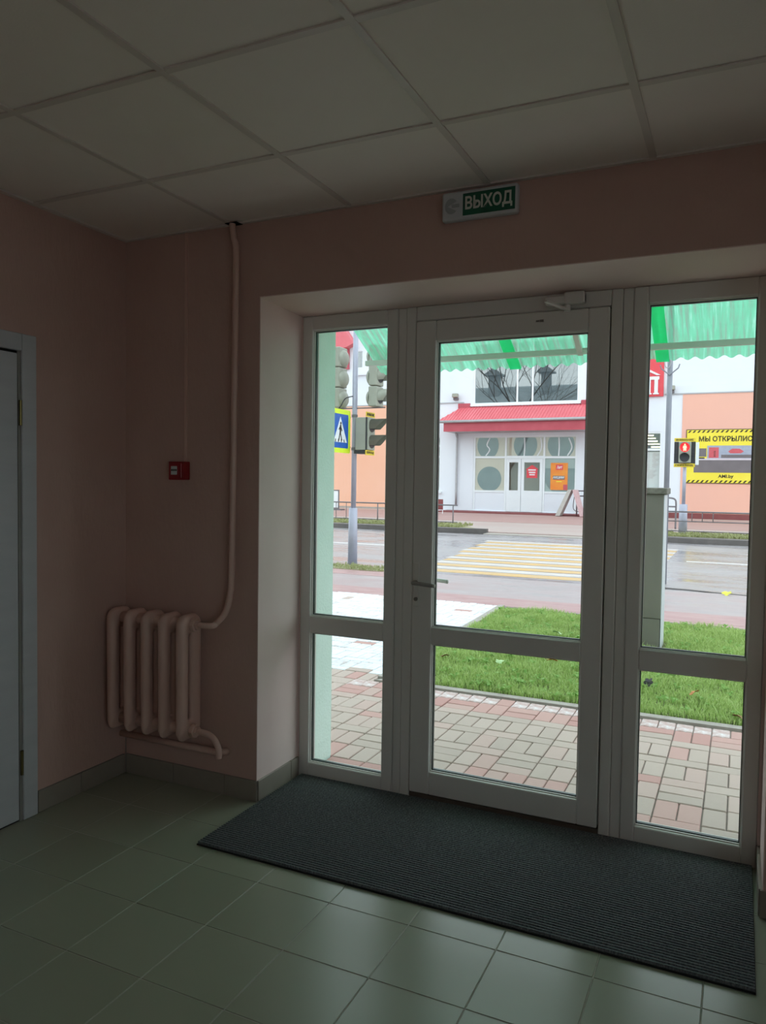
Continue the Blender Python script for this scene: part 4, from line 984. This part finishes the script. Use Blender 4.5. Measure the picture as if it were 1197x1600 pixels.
# canopy
cn = empty('canopy', (-8, Y0 - .8, 4.0)); cn.parent = sb; cn.location = Vector((-8, Y0 - .8, 4.0)) - W[sb.name]; cn['label'] = 'red metal canopy over the shop entrance'
cd = 1.5; ex0, ex1 = -12.05, -3.9
cr_ = MB(); cr_.prism([(Y0, 5.24), (Y0 - cd, 4.46), (Y0 - cd, 4.42), (Y0, 5.20)], 0, -11.35, ex1); 
cr_.bm.faces.new([cr_.bm.verts.new(p) for p in ((-11.35, Y0, 5.24), (-11.35, Y0 - cd, 4.46), (ex0, Y0 - cd, 4.46))])
cr_.bm.faces.new([cr_.bm.verts.new(p) for p in ((-11.35, Y0, 5.24), (ex0, Y0 - cd, 4.46), (ex0, Y0, 4.46))])
rfo = cr_.build('roof', M['red_roof'], cn)
for k in range(54):
    x = ex0 + .15 + k * .15
    yt = Y0 if x > -11.35 else Y0 - cd + cd * max(0, (x - ex0) / (-11.35 - ex0))
    if yt < Y0 - cd + .2: continue
    zt = 4.46 + (yt - (Y0 - cd)) * .52
    MB().prism([(yt, zt), (Y0 - cd, 4.46), (Y0 - cd, 4.485), (yt, zt + .025)], 0, x - .02, x + .02).build('rib', M['red_roof'], rfo)
for (a, b) in ((-11.5, -10.88), (-5.38, -4.6)): box('upstand', 'red_fascia', cn, a, b, Y0 - .10, Y0 - .002, 5.18, 5.42)
MB().cyl((ex0 - .1, Y0 - cd - .05, 4.40), (ex1, Y0 - cd - .05, 4.44), .07, 10).build('gutter', M['gutter'], cn, True)
box('fascia', 'red_fascia', cn, -11.75, ex1, Y0 - cd + .05, Y0 - cd + .12, 3.93, 4.36)
box('soffit', 'gutter', cn, -11.7, ex1, Y0 - cd + .12, Y0 - .03, 3.93, 3.98)
box('fascia', 'red_fascia', cn, -11.75, -11.68, Y0 - cd + .12, Y0 - .03, 3.985, 4.36)
MB().tube(curve([(-11.45, Y0 - .5, 3.92), (-11.5, Y0 - .2, 3.75), (-11.52, Y0 - .1, 3.6), (-11.52, Y0 - .1, .3)], 4), .055, 8).build('downpipe', M['gutter'], cn, True)
for x, lbl in ((-11.62, 'small grey floodlight above the left end of the red canopy'), (-1.40, 'small grey floodlight beside the red letter sign')):
    fe = empty('floodlight', (x, Y0 - .1, 5.6), lbl, 'lamp')
    box('body', 'tl_grey', fe, x - .14, x + .16, Y0 - .35, Y0 - .12, 5.72, 5.92, .03); box('bracket', 'rail', fe, x - .12, x + .12, Y0 - .2, Y0 - .001, 5.60, 5.72, .02)
# red sign with a letter and a roof mark
rs = empty('shop_sign', (-2.8, Y0 - .1, 5.47), 'red sign with white letter and roof mark high on the white facade', 'sign')
box('panel', 'sign_red', rs, -4.0, -1.74, Y0 - .12, Y0 - .03, 5.47, 7.6, .01)
lt = MB(); yl0, yl1 = Y0 - .17, Y0 - .121
lt.box(-2.50, -1.93, yl0, yl1, 6.22, 6.36)
for x in (-2.44, -2.13): lt.box(x, x + .15, yl0, yl1, 5.62, 6.22); lt.box(x - .05, x + .20, yl0, yl1, 5.56, 5.62)
lt.build('letter', M['sgn_white'], rs)
MB().prism([(-3.6, 6.62), (-2.9, 6.98), (-1.88, 6.42), (-2.05, 6.42), (-2.9, 6.86), (-3.6, 6.52)], 1, yl0, yl1).build('roof_mark', M['sgn_white'], rs)
# yellow banner
bn = empty('banner', (.9, Y0 - .05, 1.6), 'yellow banner with black lettering and hazard stripes on the peach wall', 'banner')
bx0, bx1, bz0, bz1 = -.70, 2.55, 1.60, 3.93; yq = Y0 - .06
box('sheet', 'yellow', bn, bx0, bx1, yq, yq + .025, bz0, bz1)
box('edge', 'b_black', bn, bx0 - .03, bx1 + .03, yq + .002, yq + .02, bz1, bz1 + .03); box('edge', 'b_black', bn, bx0 - .03, bx1 + .03, yq + .002, yq + .02, bz0 - .03, bz0); box('edge', 'b_black', bn, bx0 - .03, bx0, yq + .002, yq + .02, bz0, bz1)
for zb0 in (bz1 - .12, bz0 + .01):
    k = 0; x = bx0 + .03
    while x < bx1 - .25:
        MB().prism([(x, zb0), (x + .08, zb0), (x + .17, zb0 + .105), (x + .09, zb0 + .105)], 1, yq - .004, yq - .0005).build('hazard_stripe', M['b_black'], bn); x += .19
text('lettering', 'МЫ ОТКРЫЛИСЬ', 'b_black', bn, (-.20, yq - .004, 3.42), 2.32, .24)
text('web_address', 'AMI.by', 'b_black', bn, (.62, yq - .004, 1.78), .62, .19)
box('road_print', 'p_grey', bn, -.38, 2.4, yq - .003, yq - .0005, 2.05, 2.62); box('kerb_print', 'p_pale', bn, -.30, 2.4, yq - .004, yq - .0005, 2.60, 2.68)
box('wall_print', 'p_grey', bn, -.18, .12, yq - .003, yq - .0005, 2.75, 3.12); box('street_print', 'p_blue', bn, .15, 2.4, yq - .003, yq - .0005, 2.66, 3.24)
box('house_print', 'p_red', bn, .22, .62, yq - .006, yq - .003, 2.70, 3.16, 0)
MB().prism([(1.0, 2.98), (1.15, 3.1), (1.45, 3.1), (1.62, 2.98), (1.5, 2.9), (1.08, 2.9)], 1, yq - .006, yq - .003).build('car_print', M['p_red'], bn)
box('road_strip_print', 'p_grey', bn, .72, 2.4, yq - .006, yq - .003, 2.70, 2.84); box('wheel_print', 'b_black', bn, -.22, .05, yq - .006, yq - .003, 2.66, 2.72)
for k in range(4): box('ladder_print', 'b_black', bn, .42, .50, yq - .008, yq - .006, 2.76 + k * .07, 2.79 + k * .07)

# boards on the far pavement
ab = empty('sandwich_board', (-5.4, 31.5, 0), 'open sandwich board standing right of the shop entrance', 'sandwich board')
for sgn, mm in ((-1, 'aboard'), (1, 'aboard_f')):
    MB().prism([(-5.30 + sgn * .06, 1.20), (-5.30 + sgn * .20, 1.20), (-5.38 + sgn * .62, .02), (-5.38 + sgn * .50, .02)] if sgn > 0 else [(-5.44, 1.20), (-5.28, 1.20), (-5.78, .02), (-5.98, .02)], 1, 31.1, 31.75).build('panel', M[mm], ab)
MB().tube(curve([(-5.18, 31.3, .9), (-5.22, 31.3, .45), (-5.15, 31.3, .28), (-4.95, 31.3, .22)], 4), .018, 6).build('strap', M['rail'], ab)
bd = empty('notice_board', (-11.05, 30, 0), 'small dark red board on white legs left of the shop entrance', 'board')
box('panel', 'plinth', bd, -11.20, -10.93, 29.97, 30.0, .18, .66, .005)
for x in (-11.19, -10.96): box('leg', 'sgn_white', bd, x, x + .025, 29.975, 29.998, -.01, .18)
wbd = empty('white_board', (-16.6, 30, 0), 'white standing board at the far left of the peach wall', 'board')
box('panel', 'sgn_white', wbd, -17.1, -16.45, 29.97, 30.0, .12, .95, .005)
f = ring(MB(), -17.14, -16.40, .06, 1.0, .05, 29.96, 30.01, 0); f.box(-16.6, -16.2, 29.8, 30.2, -.01, .06); f.build('frame', M['rail'], wbd)

# bare tree on our side of the street (seen mirrored in the upper shop window)
def bare_tree(base, h):
    e = empty('bare_tree', base, 'leafless tree mirrored in the upper window of the shop', 'tree')
    random.seed(11); tr, brn = MB(), MB()
    def grow(p, d, L, r, lvl):
        q = p + d * L; mid = p + d * L * .5 + Vector((random.uniform(-.06, .06), random.uniform(-.06, .06), 0)) * L
        (tr if lvl < 1 else brn).tube([p, mid, q], [r, r * .85, r * .68], 6 if lvl < 2 else 4, False)
        if lvl >= 7 or r < .004: return
        for k in range(3 if lvl < 4 else 2):
            a = random.uniform(0, 6.283); sp_ = random.uniform(.35, .75)
            nd = (d + Vector((math.cos(a) * sp_, math.sin(a) * sp_, random.uniform(-.05, .25)))).normalized()
            grow(q if k < 2 else mid, nd, L * random.uniform(.66, .86), r * .60, lvl + 1)
    grow(Vector(base), Vector((0, 0, 1)), h * .40, .17, 0)
    tr.build('trunk', M['bark'], e, True); brn.build('branches', M['bark'], e)
bare_tree((-16.5, 6.2, GZ), 13.0)
